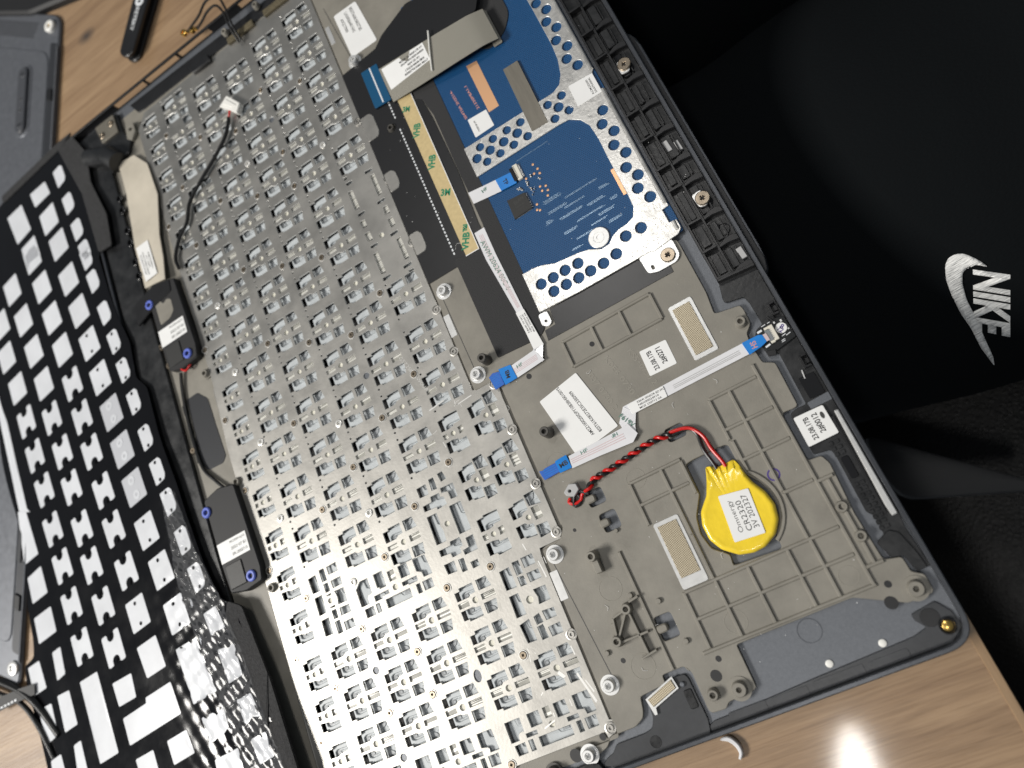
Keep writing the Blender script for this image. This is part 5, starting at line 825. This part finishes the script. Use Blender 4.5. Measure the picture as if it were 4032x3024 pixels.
# ================================================================== left side: speakers, hinge, cables
def speaker(y0, label, extra):
    s = thing('speaker_module', label, 'speaker', 'speaker modules beside the keyboard plate')
    MB().prism(rnd([(-118.6, y0 + 42), (-110, y0 + 44), (-101.5, y0 + 42), (-99.9, y0 + 6), (-101, y0), (-110, y0 - 1), (-117.6, y0 + 1), (-118.4, y0 + 12)], 1.2, 4), -1, 3.0, ch=.5).build('housing', 'bag_black', s)
    MB().prism(rect(-116.5, -108.0, y0 + 2, y0 + 12, .6), 2.9, 3.5, ch=.3).build('driver_cover', 'chip_black', s)
    if extra: MB().prism(rnd([(-115.4, y0 + 24), (-109.5, y0 + 24.6), (-106.4, y0 + 27), (-106.2, y0 + 33), (-108.5, y0 + 34.5), (-111, y0 + 33), (-113, y0 + 37), (-115.6, y0 + 36)], 1, 3), 2.9, 3.1, ch=.1).build('exposed_case', 'brown_plastic', s)
    for x, y in ((-105.3, y0 + 3.6), (-118.3, y0 + 36.6)):
        g_ = MB(); g_.lathe(x, y, [(2.3, 1.5), (2.3, 3.6), (1.9, 4.0), (1.3, 4.0), (1.0, 3.7), (1.0, 2.5)], 24); g_.lathe(x, y, [(1.0, 2.6)], 14, 1); g_.build('grommet', ['rubber_blue', 'key_dark'], s)
    o = MB().prism(quad(-110.2, y0 + 17.6, 15.4, 8.4, .0), 3.0, 3.12, ch=.03).build('label_sticker', 'label_white', s)
    for i, t_ in enumerate(('PK23001AJ10', '2023 07 B1', 'SPK LR0037110')): text(t_, -107.3, y0 + 20.2 - i * 2.5, 8, 1.2, 0, 3.15, 'ink_faint', o)
    if extra: MB().tube(samp([(-112, y0 - .5, 2), (-110, y0 - 2.4, 2), (-108, y0 - 1.4, 1.6), (-106.5, y0 + .5, 1)], 10), .5, 8).build('red_lead', 'wire_red', s)
    return s
speaker(144.6, 'black speaker module with white label and blue grommets near the cable connector', True)
speaker(41.5, 'black speaker module with blue grommet, half hidden by the film sheet, lower down', False)
MB().prism(rnd([(-116.0, 131.0), (-109.6, 131.3), (-105.2, 126.3), (-104.2, 98), (-106.6, 95.7), (-114.6, 96.2), (-117.0, 99)], .8, 3), -.8, -.6, ch=.05).build('speaker_grille', 'cover_dark', case)
gh = MB()
for i in range(34):
    for j in range(12):
        x, y = -115.8 + j * .98, 97.2 + i * .99 + (j % 2) * .5
        if x - (y - 96) * .0 < -105.0 - max(0, y - 126) * .9: gh.prism(circ(x, y, .3, 6), -.65, -.585)
o = gh.build('grille_holes', 'void_black', case); o['kind'] = 'stuff'
MB().prism(rnd([(-125, 280), (-102, 280), (-100.5, 268), (-100.3, -50), (-112, -50), (-122, 60), (-123, 190), (-124, 258)], 1, 3), -1.35, -.82).build('rear_floor', 'brown_plastic', case)
for x, y in ((-101.6, 136.5), (-101.6, 84.5), (-106.0, 46.5), (-99.6, 37.5)): post(x, y, hollow(1.7, .9, 2.0, z=-.5, fl=2.5), 'brown_plastic')
for x, y in ((-119.4, 150.2), (-121, 160.6), (-119.0, 107.4)): MB().lathe(x, y, [(1.6, -.6), (1.6, .5), (1.2, .9), (.5, .9), (.4, .4)], 18).build('screw', 'bronze_screw', case)
MB().tube(samp([(-114, 143.5, .6), (-115.8, 137, .3), (-117.3, 126, .2), (-117.8, 112, .2), (-116.6, 98, .3), (-112, 90, .6), (-108, 84.5, 1)], 36), .75, 8).build('speaker_lead', 'wire_black', case)
for y in (126, 117, 110, 103): MB().prism(rect(-118.6, -116.9, y - 2, y + 3, .4), -.8, .5, ch=.2).build('lead_guide', 'satin_black', case)
# dark rear rail and hinge
MB().prism(rnd([(-137, 292), (-109, 292), (-108.2, 279), (-104.5, 272), (-108, 266), (-121, 262), (-121.5, 190), (-121, 60), (-118, -50), (-137, -50)], 1.2, 3), -1.2, 1.0, ch=.4).build('rear_rail', 'black_plastic', case)
hp = MB().prism(rnd([(-123.2, 291.6), (-110.4, 291.3), (-110, 280.0), (-121.4, 280.4)], .6, 3), 1.0, 2.0, ch=.15).build('hinge_plate', 'conductive_tape', case)
for x, y in ((-120.0, 284.2), (-112.9, 287.0)): put('screw', SM, case, (x, y, 2.0), sc=(1.35, 1.35, 1.2))
b = MB(); b.tube([(-131, 277, 2.0), (-118, 268.5, 3.0), (-113.8, 262.0, 3.0)], [4.8, 5.4, 5.0], 18); b.build('hinge_barrel', 'black_plastic', case)
MB().prism(rnd([(-105.6, 281.5), (-100.6, 279.5), (-100.6, 274), (-104.2, 270.5), (-106.8, 273)], .8, 3), -.6, 1.2, holes=[circ(-103.2, 277, 1.0, 14)], ch=.2).build('hinge_lug', 'brown_plastic', case)
MB().prism(rnd([(-101, 291.8), (-97, 284), (-93, 283.5), (8, 282.5), (9, 289)], .8, 3), -1.2, -.5, ch=.2).build('rear_rail', 'satin_black', case)
MB().prism(rnd([(-60, 283.4), (-48, 283), (-47.4, 278.6), (-59, 279)], .5, 2), -.6, 2.2, ch=.4).build('cable_gate', 'satin_black', case)
for x, y, w in ((-28, 281.6, 16), (-6.5, 281.2, 14)): MB().prism(quad(x, y, w, 3.4, -.02), 0.2, 1.6, ch=.2).build('gasket_pad', 'fuzzy_gold' if 'fuzzy_gold' in MATS else mat('fuzzy_gold', (.12, .10, .06), .6, .3, var=.4, vscale=900).name, case)
for x, y in ((-35.5, 287.5), (-15.6, 288.5)): post(x, y, hollow(1.6, .8, 2.2, z=.2), 'brown_plastic')
for y in (245, 238, 226, 219, 208, 200): MB().lathe(-120.6 + (245 - y) * -.02, y, [(2.0, .9), (2.0, 1.7), (1.6, 1.9), (1.3, 1.9), (1.2, 1.0)], 20).build('rail_socket', 'glossy_black', case)
o = MB(); o.prism(rnd([(-115.4, 263.0), (-105.4, 262.0), (-99.2, 252.4), (-98.0, 232.9), (-103.5, 212), (-105.0, 200), (-106.4, 188.8), (-112.4, 190.8), (-120.2, 192.2), (-119.4, 215), (-116.0, 245)], .5, 3), 1.1, 1.6, ch=.15, zf=lambda x, y: .9 * math.exp(-((x + 108 + (y - 225) * .05) / 2.2) ** 2) + .35 * math.sin(y * .21 + x * .3)); o = o.build('cloth_tape', 'tan_tape'); tag(o, 'creased beige cloth tape along the hinge rail', 'tape')
st = MB().prism([(-118.2, 213.6), (-110.6, 213.6), (-110.4, 194.6), (-117.9, 194.2)], 2.0, 2.12).build('label_sticker', 'label_white', o)
for i in range(4): text(('DC02C010100', 'LVDS CABLE KB640', 'A1 2307', 'NBX0001')[i], -116.6 + i * 1.55, 203, (11, 13, 7, 9)[i], .9, -88, 2.15, 'ink_faint', st)
MB().prism(rnd([(-127, 186), (-113, 189.6), (-104, 187), (-104.6, 181), (-118, 178.5), (-128, 175)], .8, 3), 2.2, 3.4, ch=.3).build('black_flap', 'satin_black', case)
# loose speaker cable with white plug
sc_ = thing('speaker_cable', 'thin black cable with white plug lying across the keyboard plate', 'cable')
cp = samp([(-98.5, 190, 1.4), (-98.6, 196.3, 1.5), (-93.1, 204.2, 1.6), (-87.0, 208.8, 1.6), (-82.3, 217.2, 1.6), (-72.9, 223.6, 1.6), (-62.1, 229.6, 1.7), (-53.5, 235.3, 1.9), (-49.2, 241.0, 2.0), (-48.2, 243.2, 2.0)], 60)
MB().tube(cp, .85, 10).build('cable_jacket', 'wire_black', sc_)
MB().tube(samp([(-48.3, 243, 2), (-47.3, 244.4, 2.1), (-46.5, 246, 2)], 6), .5, 8).build('red_lead', 'wire_red', sc_)
q = MB(); q.prism(rnd([(-44.9, 253.6), (-39.6, 245.2), (-42.8, 241.4), (-45, 244.2), (-47.0, 247.2), (-50.4, 250.8)], .3, 2), .3, 3.2, ch=.3); q.prism(rnd([(-45.8, 252.0), (-41.6, 245.2), (-44.2, 245.6), (-48, 250.4)], .3, 2), 3.1, 3.6, ch=.2); q.build('plug', 'plastic_white', sc_)
# antenna leads with gold connectors
an = thing('antenna_cable', 'pair of thin black antenna leads with gold connectors over the table', 'cable')
for k, (pp, e_) in enumerate((([(-28.5, 276, 2), (-28.6, 283, 5), (-27.6, 292, 8), (-29.0, 299, 9), (-36, 302.5, 8), (-44, 302, 5), (-52, 303.5, 2), (-55, 305, 0)], (-57, 306.5, -1)), ([(-30.0, 276, 2), (-30.2, 283, 5), (-29.6, 291, 7.5), (-32, 296.5, 8), (-38, 298.5, 6.5), (-44.5, 299.5, 3.5), (-49.0, 301.5, 1)], (-51.4, 303.2, 0)))):
    MB().tube(samp(pp, 40), .6, 8).build('lead', 'wire_black', an)
    q = MB(); d = Vector(e_) - Vector(pp[-1]); q.tube([pp[-1], e_], .9, 10); q.lathe(e_[0] - 1.2, e_[1] + .8, [(1.7, e_[2] - .8), (1.7, e_[2] + .8), (1.3, e_[2] + 1), (.7, e_[2] + 1), (.6, e_[2])], 16); q.build('gold_connector', 'gold', an)

# ================================================================== peeled keyboard film
mem = thing('keyboard_film', 'black glossy keyboard film with white key windows, peeled off at left', 'film')
def mz(x, y):
    z = 3.0 + .09 * (x + 135); z += .25 * math.sin(y * .055 + x * .03)
    cr = max(0, min(1, (x + 165) / 40)) * max(0, min(1, (90 - y) / 60))
    return z + cr * (.30 * math.sin(x * .9 + y * .35) + .22 * math.sin(y * .8 - x * .35) + .08 * math.sin(x * 1.9 + y * 1.3))
edge = rnd(MEM_EDGE, 2.0, 3)
b = MB(); inside = []
def pin(p, x, y):
    c = False; j = len(p) - 1
    for i in range(len(p)):
        if (p[i][1] > y) != (p[j][1] > y) and x < (p[j][0] - p[i][0]) * (y - p[i][1]) / (p[j][1] - p[i][1]) + p[i][0]: c = not c
        j = i
    return c
ec = ccw(edge); ext_ = []
gx = -261
while gx < -104:
    gy = -75
    while gy < 298:
        if pin(ec, gx, gy): ext_.append((gx, gy))
        gy += 1.5
    gx += 1.5
pv, pt = fill2d([ec], ext_)
b.add([(q.x, q.y, mz(q.x, q.y)) for q in pv], pt); b.add([(q.x, q.y, mz(q.x, q.y) - .35) for q in pv], [t[::-1] for t in pt])
kk = len(ec); b.add([(x, y, mz(x, y)) for x, y in ec] + [(x, y, mz(x, y) - .35) for x, y in ec], [(i, kk + i, kk + (i + 1) % kk, (i + 1) % kk) for i in range(kk)]); b.build('film_sheet', 'film_black', mem)
A5 = math.radians(5.5)
def local(c, p): ca, sa = math.cos(A5), math.sin(A5); return [(c[0] + u * ca - v * sa, c[1] + u * sa + v * ca) for u, v in p]
def win(p, m='window_white', r=.7):
    lp = ccw(rnd(p, r, 3)); a = bb(lp); ex = [(x * 1.5, y * 1.5) for x in range(int(a[0] / 1.5) - 1, int(a[1] / 1.5) + 2) for y in range(int(a[2] / 1.5) - 1, int(a[3] / 1.5) + 2) if pin(offset(lp, .3), x * 1.5, y * 1.5)]
    pv, pt = fill2d([lp], ex); q = MB(); q.add([(v.x, v.y, mz(v.x, v.y) + .14) for v in pv], pt); k = len(lp)
    q.add([(x, y, mz(x, y) + .14) for x, y in lp] + [(x, y, mz(x, y) - .1) for x, y in lp], [(i, k + i, k + (i + 1) % k, (i + 1) % k) for i in range(k)]); return q.build('key_window', m, mem)
HSH = [(-6, 7), (-2.2, 7), (-2.4, 4.6), (-1, 3.2), (1.2, 3.3), (2.6, 4.8), (2.4, 7), (6, 7), (6, -7), (2.2, -7), (2.4, -4.6), (1, -3.2), (-1.2, -3.3), (-2.6, -4.8), (-2.4, -7), (-6, -7)]
for k in ('q', 'd'):
    for c in MEM[k]:
        o = win(local(c, rect(-6, 6, -6.8, 6.8)))
        if k == 'd':
            for s in (-1, 1): MB().prism(circ(c[0] - s * .5, c[1] + s * 4.6, .85, 12), .1, .22, zf=mz).build('dimple', 'film_black', o)
for c in MEM['r']:
    o = win(local(c, rect(-6.2, 6.2, -7, 7)), 'window_pale')
    for s in (-1, 1): MB().prism(circ(c[0] - s * .6, c[1] + s * 3.6, 2.1, 20), .1, .24, holes=[circ(c[0] - s * .6, c[1] + s * 3.6, .9, 14)], zf=mz).build('dome_ring', 'window_white', o)
for c in MEM['H']:
    o = win(local(c, HSH), r=1.1)
    for s in (-1, 1): MB().prism(circ(c[0] - s * .6, c[1] + s * 5.6, 1.0, 14), .05, .5, ch=.15, zf=mz).build('dome_stem', 'film_black', o)
for k in ('s', 'sd'):
    for c in MEM[k]:
        o = win(local(c, [(-3.6, 5.6), (2.4, 5.6), (3.6, 4), (3.6, -3.2), (2.4, -5.2), (-3.4, -5.6)]))
        if k == 'sd':
            for s in (-1, 1): MB().prism(circ(c[0] - s * .3, c[1] + s * 4.2, .8, 12), .1, .22, zf=mz).build('dimple', 'film_black', o)
for p in MEMP: win(p)
cfl = ccw(rnd([(-139, 95), (-131.5, 96), (-127, 62), (-122, 42), (-118, 20), (-113, -20), (-109, -50), (-128, -50), (-134, -10), (-140, 30), (-143, 60)], 3, 3))
ex = [(x * 1.1, y * 1.1) for x in range(-132, -96) for y in range(-48, 90) if pin(cfl, x * 1.1, y * 1.1)]; pv, pt = fill2d([cfl], ex)
wz = lambda x, y: mz(x, y) + .75 + .35 * math.sin(x * 1.7 + 1.3 * math.sin(y * .55)) + .3 * math.sin(y * 1.15 - x * .8) + .2 * math.sin(x * 2.9 + y * 1.9)
MB().add([(v.x, v.y, wz(v.x, v.y)) for v in pv], pt).build('clear_film', 'film_clear', mem)
b = MB(); b.prism(rnd([(-138, 297), (-131, 280), (-133, 262), (-128, 240), (-130, 222), (-139, 224), (-141, 262), (-150, 297)], 1, 2), -.4, .5, zf=lambda x, y: mz(x, y) + .2 * math.sin(y * 2.3)); b.build('fuzzy_border', 'fuzzy_edge', mem)
b = MB(); b.prism(rnd([(-137.5, 298.5), (-148, 300), (-200, 302), (-200, 297), (-148, 296)], 1, 2), -.4, .5, zf=lambda x, y: mz(x, y) + .2 * math.sin(y * 2.3 + x)); b.build('fuzzy_border', 'fuzzy_edge', mem)
b = MB(); b.prism(rnd([(-118.5, 40), (-112.8, 36), (-108.5, 8), (-106, -30), (-101, -70), (-113, -70), (-115, -10), (-122, 34)], 1.2, 3), -.6, .6, zf=lambda x, y: mz(x, y) + .25 * math.sin(y * 2.1 + x)); b.build('fuzzy_border', 'fuzzy_edge', mem)
text('23221L', -243, 116, 8, 1.6, -84, mz(-243, 116) + .4, 'ink_faint', mem)
q = MB(); q.ribbon([(-246.5, 50.5), (-256, 51.5), (-275, 52.5)], [(-247.5, 45.8), (-256, 46), (-275, 46.3)], [-5.5, -4.5, -4.5], .2); q.build('film_tail', 'void_black', mem)
for i in range(7): MB().prism(rect(-274 + i * 2.4, -272.6 + i * 2.4, 46.9, 47.7), -4.45, -4.3).build('contact_mark', 'silk_white', mem)

# ================================================================== detached bottom cover
cv = thing('laptop_bottom_cover', 'detached grey laptop bottom cover lying at the left table edge', 'laptop cover')
def cl(u, v): return (-134.5 + u * .738 + v * .349, 386 - u * .674 + v * .937)   # u across the cover (negative = inside), v along its long edge (negative = towards the viewer)
def cp_(p): return [cl(u, v) for u, v in p]
R_ = lambda x0, x1, y0, y1, r=3: cp_(rect(x0, x1, y0, y1, r, 6))
MB().prism(R_(-240, 0, -357, 2, 7), TZ + .3, -6.9, ch=.8).build('shell', 'cover_grey', cv)
MB().prism(R_(-225, -7.5, -340, -22, 8), -6.95, -6.35, ch=.5).build('raised_panel', 'cover_grey', cv)
MB().prism(R_(-7.2, -1.0, -342, -16, 2), -7.0, -6.75, ch=.12).build('side_channel', 'cover_dark', cv)
MB().tube([cl(-.6, -18) + (-6.7,), cl(-.6, -345) + (-6.7,)], .6, 8).build('edge_lip', 'cover_grey', cv)
gm = MB()
for i in range(46):
    for j in range(7):
        x, y = -19.5 - i * 1.55 - (j % 2) * .77 - j * .6, -4.6 - j * 1.5; gx_, gy_ = cl(x, y); gm.prism(circ(gx_, gy_, .5, 8), -7.1, -6.86)
o = gm.build('speaker_holes', 'void_black', cv); o['kind'] = 'stuff'
x, y = cl(-7.2, -6.4); q = MB(); q.lathe(x, y, [(3.5, -7), (3.5, -5.2), (3.0, -4.8), (1.5, -4.8), (1.2, -5.8)], 26); q.lathe(x, y, [(1.2, -5.9), (.8, -5.4), (0, -5.3)], 14, 1); q.build('screw_boss', ['plastic_white', 'gold'], cv)
x, y = cl(-4.9, -349); q = MB(); q.lathe(x, y, [(3.4, -7), (3.4, -6.0), (2.9, -5.7), (1.6, -5.7), (1.3, -6.5)], 26); q.lathe(x, y, [(1.3, -6.6)], 14, 1); q.build('screw_boss', ['bright_steel', 'void_black'], cv)
c_a, c_b = cl(-27.2, -38), cl(-26.8, -71)
f_ = MB(); dv = (Vector(c_b) - Vector(c_a)).normalized(); nv = Vector((-dv.y, dv.x)); pts = []
for i in range(13): a = math.pi * i / 12; pts.append(tuple(Vector(c_a) + nv * 3.7 * math.cos(a) - dv * 3.7 * math.sin(a)))
for i in range(13): a = math.pi * i / 12; pts.append(tuple(Vector(c_b) - nv * 3.7 * math.cos(a) + dv * 3.7 * math.sin(a)))
MB().prism(offset(ccw(pts), -2.2), -6.5, -5.9, ch=.5).build('foot_mound', 'cover_grey', cv)
f_.prism(pts, -6.2, -4.4, ch=.5); foot = f_.build('rubber_foot', 'rubber_grey', cv)
for t_, r_, d_ in ((.02, 2.0, 1), (.5, 1.0, 0), (.7, 1.1, 0), (.97, 2.1, 1)):
    p = Vector(c_a).lerp(Vector(c_b), t_); q = MB(); q.lathe(p.x, p.y, [(r_ + .25, -4.45), (r_, -4.2), (r_ * .8, -4.22), (r_ * .6, -4.4)], 20); q.lathe(p.x, p.y, [(r_ * .62, -4.34)], 14, 1); q.build('foot_hole', ['rubber_grey', 'cover_dark' if d_ else 'void_black'], foot)
for v in (-48, -96, -318): MB().prism(R_(-6.6, -2.2, v - 4, v + 3, .5), -6.9, -5.8, ch=.3).build('latch_clip', 'satin_black', cv)
MB().prism(R_(-7, -4, -300, -272, .4), -6.9, -6.2, ch=.2).build('vent_comb', 'cover_dark', cv)

# ================================================================== dust and lint lying on everything
du = MB(); rq = random.Random(9)
for (x0, x1, y0, y1, z, n_) in ((12, 100, -50, 70, .33, 70), (12, 38, 118, 190, .64, 16), (48, 92, 98, 142, .80, 14), (105, 116, 62, 180, .5, 18), (108, 113, -62, -45, -1.25, 4), (55, 104, -58, -46, -1.28, 4)):
    for i in range(n_): x, y, r_ = rq.uniform(x0, x1), rq.uniform(y0, y1), rq.uniform(.05, .13); du.prism(circ(x, y, r_, 6, r_ * rq.uniform(.6, 1.6), rq.uniform(0, 3)), z - .02, z + .05)
for i in range(9): x, y = rq.uniform(14, 98), rq.uniform(-48, 66); a = rq.uniform(0, 6); du.tube(samp([(x, y, .45), (x + math.cos(a) * 1.0, y + math.sin(a) * 1.0, .6), (x + math.cos(a + .7) * 2.0, y + math.sin(a + .7) * 2.0, .45)], 8), .05, 5)
du.tube(samp([(26, 122.5, .75), (27.5, 124.2, .85), (29, 123.6, .8)], 8), .05, 5)
o = du.build('dust_specks', 'label_white'); tag(o, 'pale dust specks and lint scattered over the open laptop case', 'dust', kind='stuff')

# ================================================================== small things on the table
tw = thing('tweezers', 'black anodised tweezers with a white round emblem on bare wood', 'tweezers')
ax0, ax1 = Vector((-94.8, 327.4)), Vector((-60, 372)); d = (ax1 - ax0).normalized(); nn = Vector((-d.y, d.x)); L_ = (ax1 - ax0).length
pr = []
for i in range(9): a = math.pi * i / 8; pr.append(tuple(ax0 + nn * 5.0 * math.cos(a) - d * 4.2 * math.sin(a)))
pr += [tuple(ax1 - nn * 6.6), tuple(ax1 + nn * 6.6)]
MB().prism(pr, TZ + 4.5, TZ + 6.2, ch=.4, bottom=True).build('upper_arm', 'satin_black', tw); MB().prism(pr, TZ + .1, TZ + 1.8, ch=.4, bottom=True).build('lower_arm', 'satin_black', tw)
p = ax0 + d * 26.5; MB().prism(circ(p.x, p.y, 2.9, 28), TZ + 6.15, TZ + 6.3, holes=[circ(p.x, p.y, 1.1, 16)]).build('emblem', 'silk_white', tw)
p = ax0 + d * 16.5; text('RETEKY', p.x, p.y, 13, 2.4, math.degrees(math.atan2(-d.y, -d.x)), TZ + 6.25, 'silk_white', tw, .02)
ck_ = MB(); cpts = samp([(38.9, -69.3, 0), (41.3, -69.9, 0), (42.9, -72.2, 0), (43.1, -74.6, 0), (41.9, -76.2, 0)], 14); wid = [.25, .7, 1.1, 1.3, 1.4, 1.4, 1.35, 1.3, 1.25, 1.2, 1.1, 1.0, .9, .8, .7]
lo = []; hi = []
for i, p in enumerate(cpts): dd = (cpts[min(i + 1, 14)] - cpts[max(i - 1, 0)]).normalized(); w = wid[i] * .55; lo.append((p.x - dd.y * w, p.y + dd.x * w)); hi.append((p.x + dd.y * w, p.y - dd.x * w))
o = ck_.prism(lo + hi[::-1], TZ + .1, TZ + 2.2, ch=.3).build('plastic_clip', 'clip_white'); tag(o, 'small curved white plastic clip lying on the wood below the laptop edge', 'clip')
o = MB().prism(rnd([(-420, 700), (-420, 610), (-178, 423.5), (-153, 403), (-121, 390), (-60, 364), (-40, 700)], 3, 4), TZ + .1, -4, ch=1.5).build('black_case', 'bag_black'); tag(o, 'flat black case behind the grey cover at the table corner', 'case')
o = MB().tube(samp([(-300, 80, -6), (-270, 60, -6), (-255, 49, -6), (-246, 38, -6.2), (-238, 24, -6.4)], 30), 1.7, 12).build('power_cable', 'wire_black'); tag(o, 'thick black cable running under the film corner at left', 'cable')
o = MB().tube(samp([(-300, 72, -6), (-272, 55, -6), (-258, 45, -6.2), (-250, 32, -6.4), (-244, 16, -6.4)], 30), 1.2, 12).build('power_cable', 'wire_black'); tag(o, 'thinner black cable next to the thick one, nearer the wood grain', 'cable')

# ================================================================== seated person and chair beyond the table edge
ps = thing('person', 'seated person in black trousers with a white embroidered logo on the thigh', 'person')
bm = bmesh.new()
def limb(pts, rad, n=40):                        # elliptical limb, loose cloth folds included
    rings = []
    for i, (p, (ry, rz)) in enumerate(zip(pts, rad)):
        p = Vector(p); d = (Vector(pts[min(i + 1, len(pts) - 1)]) - Vector(pts[max(i - 1, 0)])).normalized(); s = d.cross(Vector((0, 0, 1))); s = s.normalized() if s.length > .2 else Vector((0, 1, 0)); u = s.cross(d)
        ring_ = []
        for k in range(n):
            a = 2 * math.pi * k / n; f = 1 + .018 * math.sin(3 * a + i * .9) + .015 * math.sin(i * 1.7 + a); ring_.append(bm.verts.new((p + s * ry * f * math.cos(a) + u * rz * f * math.sin(a)) * S))
        rings.append(ring_)
    for a_, b_ in zip(rings, rings[1:]):
        for k in range(n): bm.faces.new((a_[k], a_[(k + 1) % n], b_[(k + 1) % n], b_[k]))
    bm.faces.new(rings[0][::-1]); bm.faces.new(rings[-1])
def seg(a, b_, n): return [tuple(Vector(a).lerp(Vector(b_), i / n)) for i in range(n + 1)]
limb(seg((-60, 128, -130), (470, 55, -82), 24), [(76 + i * 1.7 + 1.5 * math.sin(i * 1.3), 70 + i * .9 + 1.5 * math.sin(i * 1.1 + 1)) for i in range(25)])
limb(seg((-60, 330, -150), (470, 275, -140), 24), [(84 + i * 1.8, 70 + i * .9) for i in range(25)])
limb([(-50, 128, -150), (-70, 128, -260), (-60, 130, -420), (-40, 132, -520)], [(80, 74), (70, 66), (58, 55), (50, 50)])
limb([(-50, 330, -160), (-70, 330, -265), (-60, 332, -420), (-40, 334, -520)], [(80, 74), (70, 66), (58, 55), (50, 50)])
limb([(430, 165, -190), (470, 165, -60), (490, 165, 120)], [(170, 120), (165, 115), (160, 110)])
me = bpy.data.meshes.new('trousers'); bm.to_mesh(me); bm.free(); me.materials.append(MATS['trouser_black'])
body = put('body', me, ps); md = body.modifiers.new('remesh', 'REMESH'); md.mode = 'VOXEL'; md.voxel_size = .006; md.use_smooth_shade = True
sm = body.modifiers.new('smooth', 'SMOOTH'); sm.factor = .5; sm.iterations = 6
bpy.context.view_layer.update(); dg = bpy.context.evaluated_depsgraph_get(); me2 = bpy.data.meshes.new_from_object(body.evaluated_get(dg)); body.modifiers.clear(); body.data = me2
me2.materials.clear(); me2.materials.append(MATS['trouser_black'])
for p in me2.polygons: p.use_smooth = True
bvh = BVHTree.FromPolygons([v.co for v in me2.vertices], [tuple(p.vertices) for p in me2.polygons])
CL = Vector((101.379, -21.744, 249.142)) * S
def on_cloth(x, y, lift):                        # the outline was measured on the level z = -78: carry it along the thigh surface
    o_ = Vector((x, y, -78)) * S; h = bvh.ray_cast(CL, (o_ - CL).normalized()); p = h[0] if h[0] else o_
    nrm = h[1] if h[0] else Vector((0, 0, 1)); nrm = nrm if nrm.z > 0 else -nrm
    return p + nrm * lift * S
def emboss(me_, name, up):
    bm = bmesh.new(); bm.from_mesh(me_); bmesh.ops.subdivide_edges(bm, edges=[e for e in bm.edges if e.calc_length() > .004], cuts=2, use_grid_fill=True)
    bmesh.ops.triangulate(bm, faces=bm.faces[:]); bound = {v for e in bm.edges if e.is_boundary for v in e.verts}
    for v in bm.verts: x, y = v.co.x / S, v.co.y / S; v.co = on_cloth(x, y, .25 if v in bound else up)
    bm.normal_update()
    for f in bm.faces: f.smooth = True
    bm.to_mesh(me_); bm.free(); me_.materials.clear(); me_.materials.append(MATS['thread_white']); return put(name, me_, ps)
sw = rnd(SWOOSH, 1.2, 3); 
inn = []
for x in range(175, 200):
    for y in range(2, 52):
        if pin(sw, x, y): inn.append(Vector((x, y)))
pv, pt = fill2d([ccw(sw)], inn)
me_ = bpy.data.meshes.new('logo_mark'); me_.from_pydata([(q.x * S, q.y * S, 0) for q in pv], [], pt); emboss(me_, 'embroidered_mark', 1.1)
q0, q1, q2, q3 = [Vector(q) for q in NIKEQ]      # base start, base end, top start, top end
def fit(me_):
    xs = [v.co.x for v in me_.vertices]; ys = [v.co.y for v in me_.vertices]; a, c, e_, f_2 = min(xs), max(xs), min(ys), max(ys)
    for v in me_.vertices:
        u, w = (v.co.x - a) / (c - a), (v.co.y - e_) / (f_2 - e_); p = q0.lerp(q1, u).lerp(q2.lerp(q3, u), w); v.co = (p.x * S, p.y * S, 0)
    return me_
emboss(fit(text_mesh('NIKE', .045)), 'embroidered_letters', 1.1)
p = q1.lerp(q3, .55) + (q1 - q0).normalized() * 0.2
ch_ = thing('desk_chair', 'black leather desk chair with a dark grey arm pad beyond the table edge', 'chair')
def cushion(name, loop, z0, z1, m, bulge=18):
    N_ = len(loop); bq = MB(); cx = sum(p[0] for p in loop) / N_; cy = sum(p[1] for p in loop) / N_; vs = []; fs = []
    prof_ = [(1.0, z0), (1.03, (z0 + z1) / 2), (1.0, z1 - bulge * .4), (.95, z1), (.8, z1 + bulge * .35), (.5, z1 + bulge * .6), (.2, z1 + bulge * .66)]
    for s, z in prof_: vs += [(cx + (x - cx) * s, cy + (y - cy) * s, z) for x, y in loop]
    for k in range(len(prof_) - 1):
        for i in range(N_): j = (i + 1) % N_; fs.append((k * N_ + i, k * N_ + j, (k + 1) * N_ + j, (k + 1) * N_ + i))
    vs.append((cx, cy, prof_[-1][1])); fs += [((len(prof_) - 1) * N_ + i, (len(prof_) - 1) * N_ + (i + 1) % N_, len(vs) - 1) for i in range(N_)]
    bq.add(vs, fs); return bq.build(name, m, ch_)
cushion('seat_cushion', rect(125, 640, -330, 480, 60, 8), -330, -232, 'leather', 14)
cushion('arm_pad', rnd([(131.4, 6.5), (156.3, -17.4), (185.5, -45.1), (184.2, -47.4), (133.0, -28.3), (128.8, -13.7)], 6, 4), -172, -152, 'seat_fabric', 3)
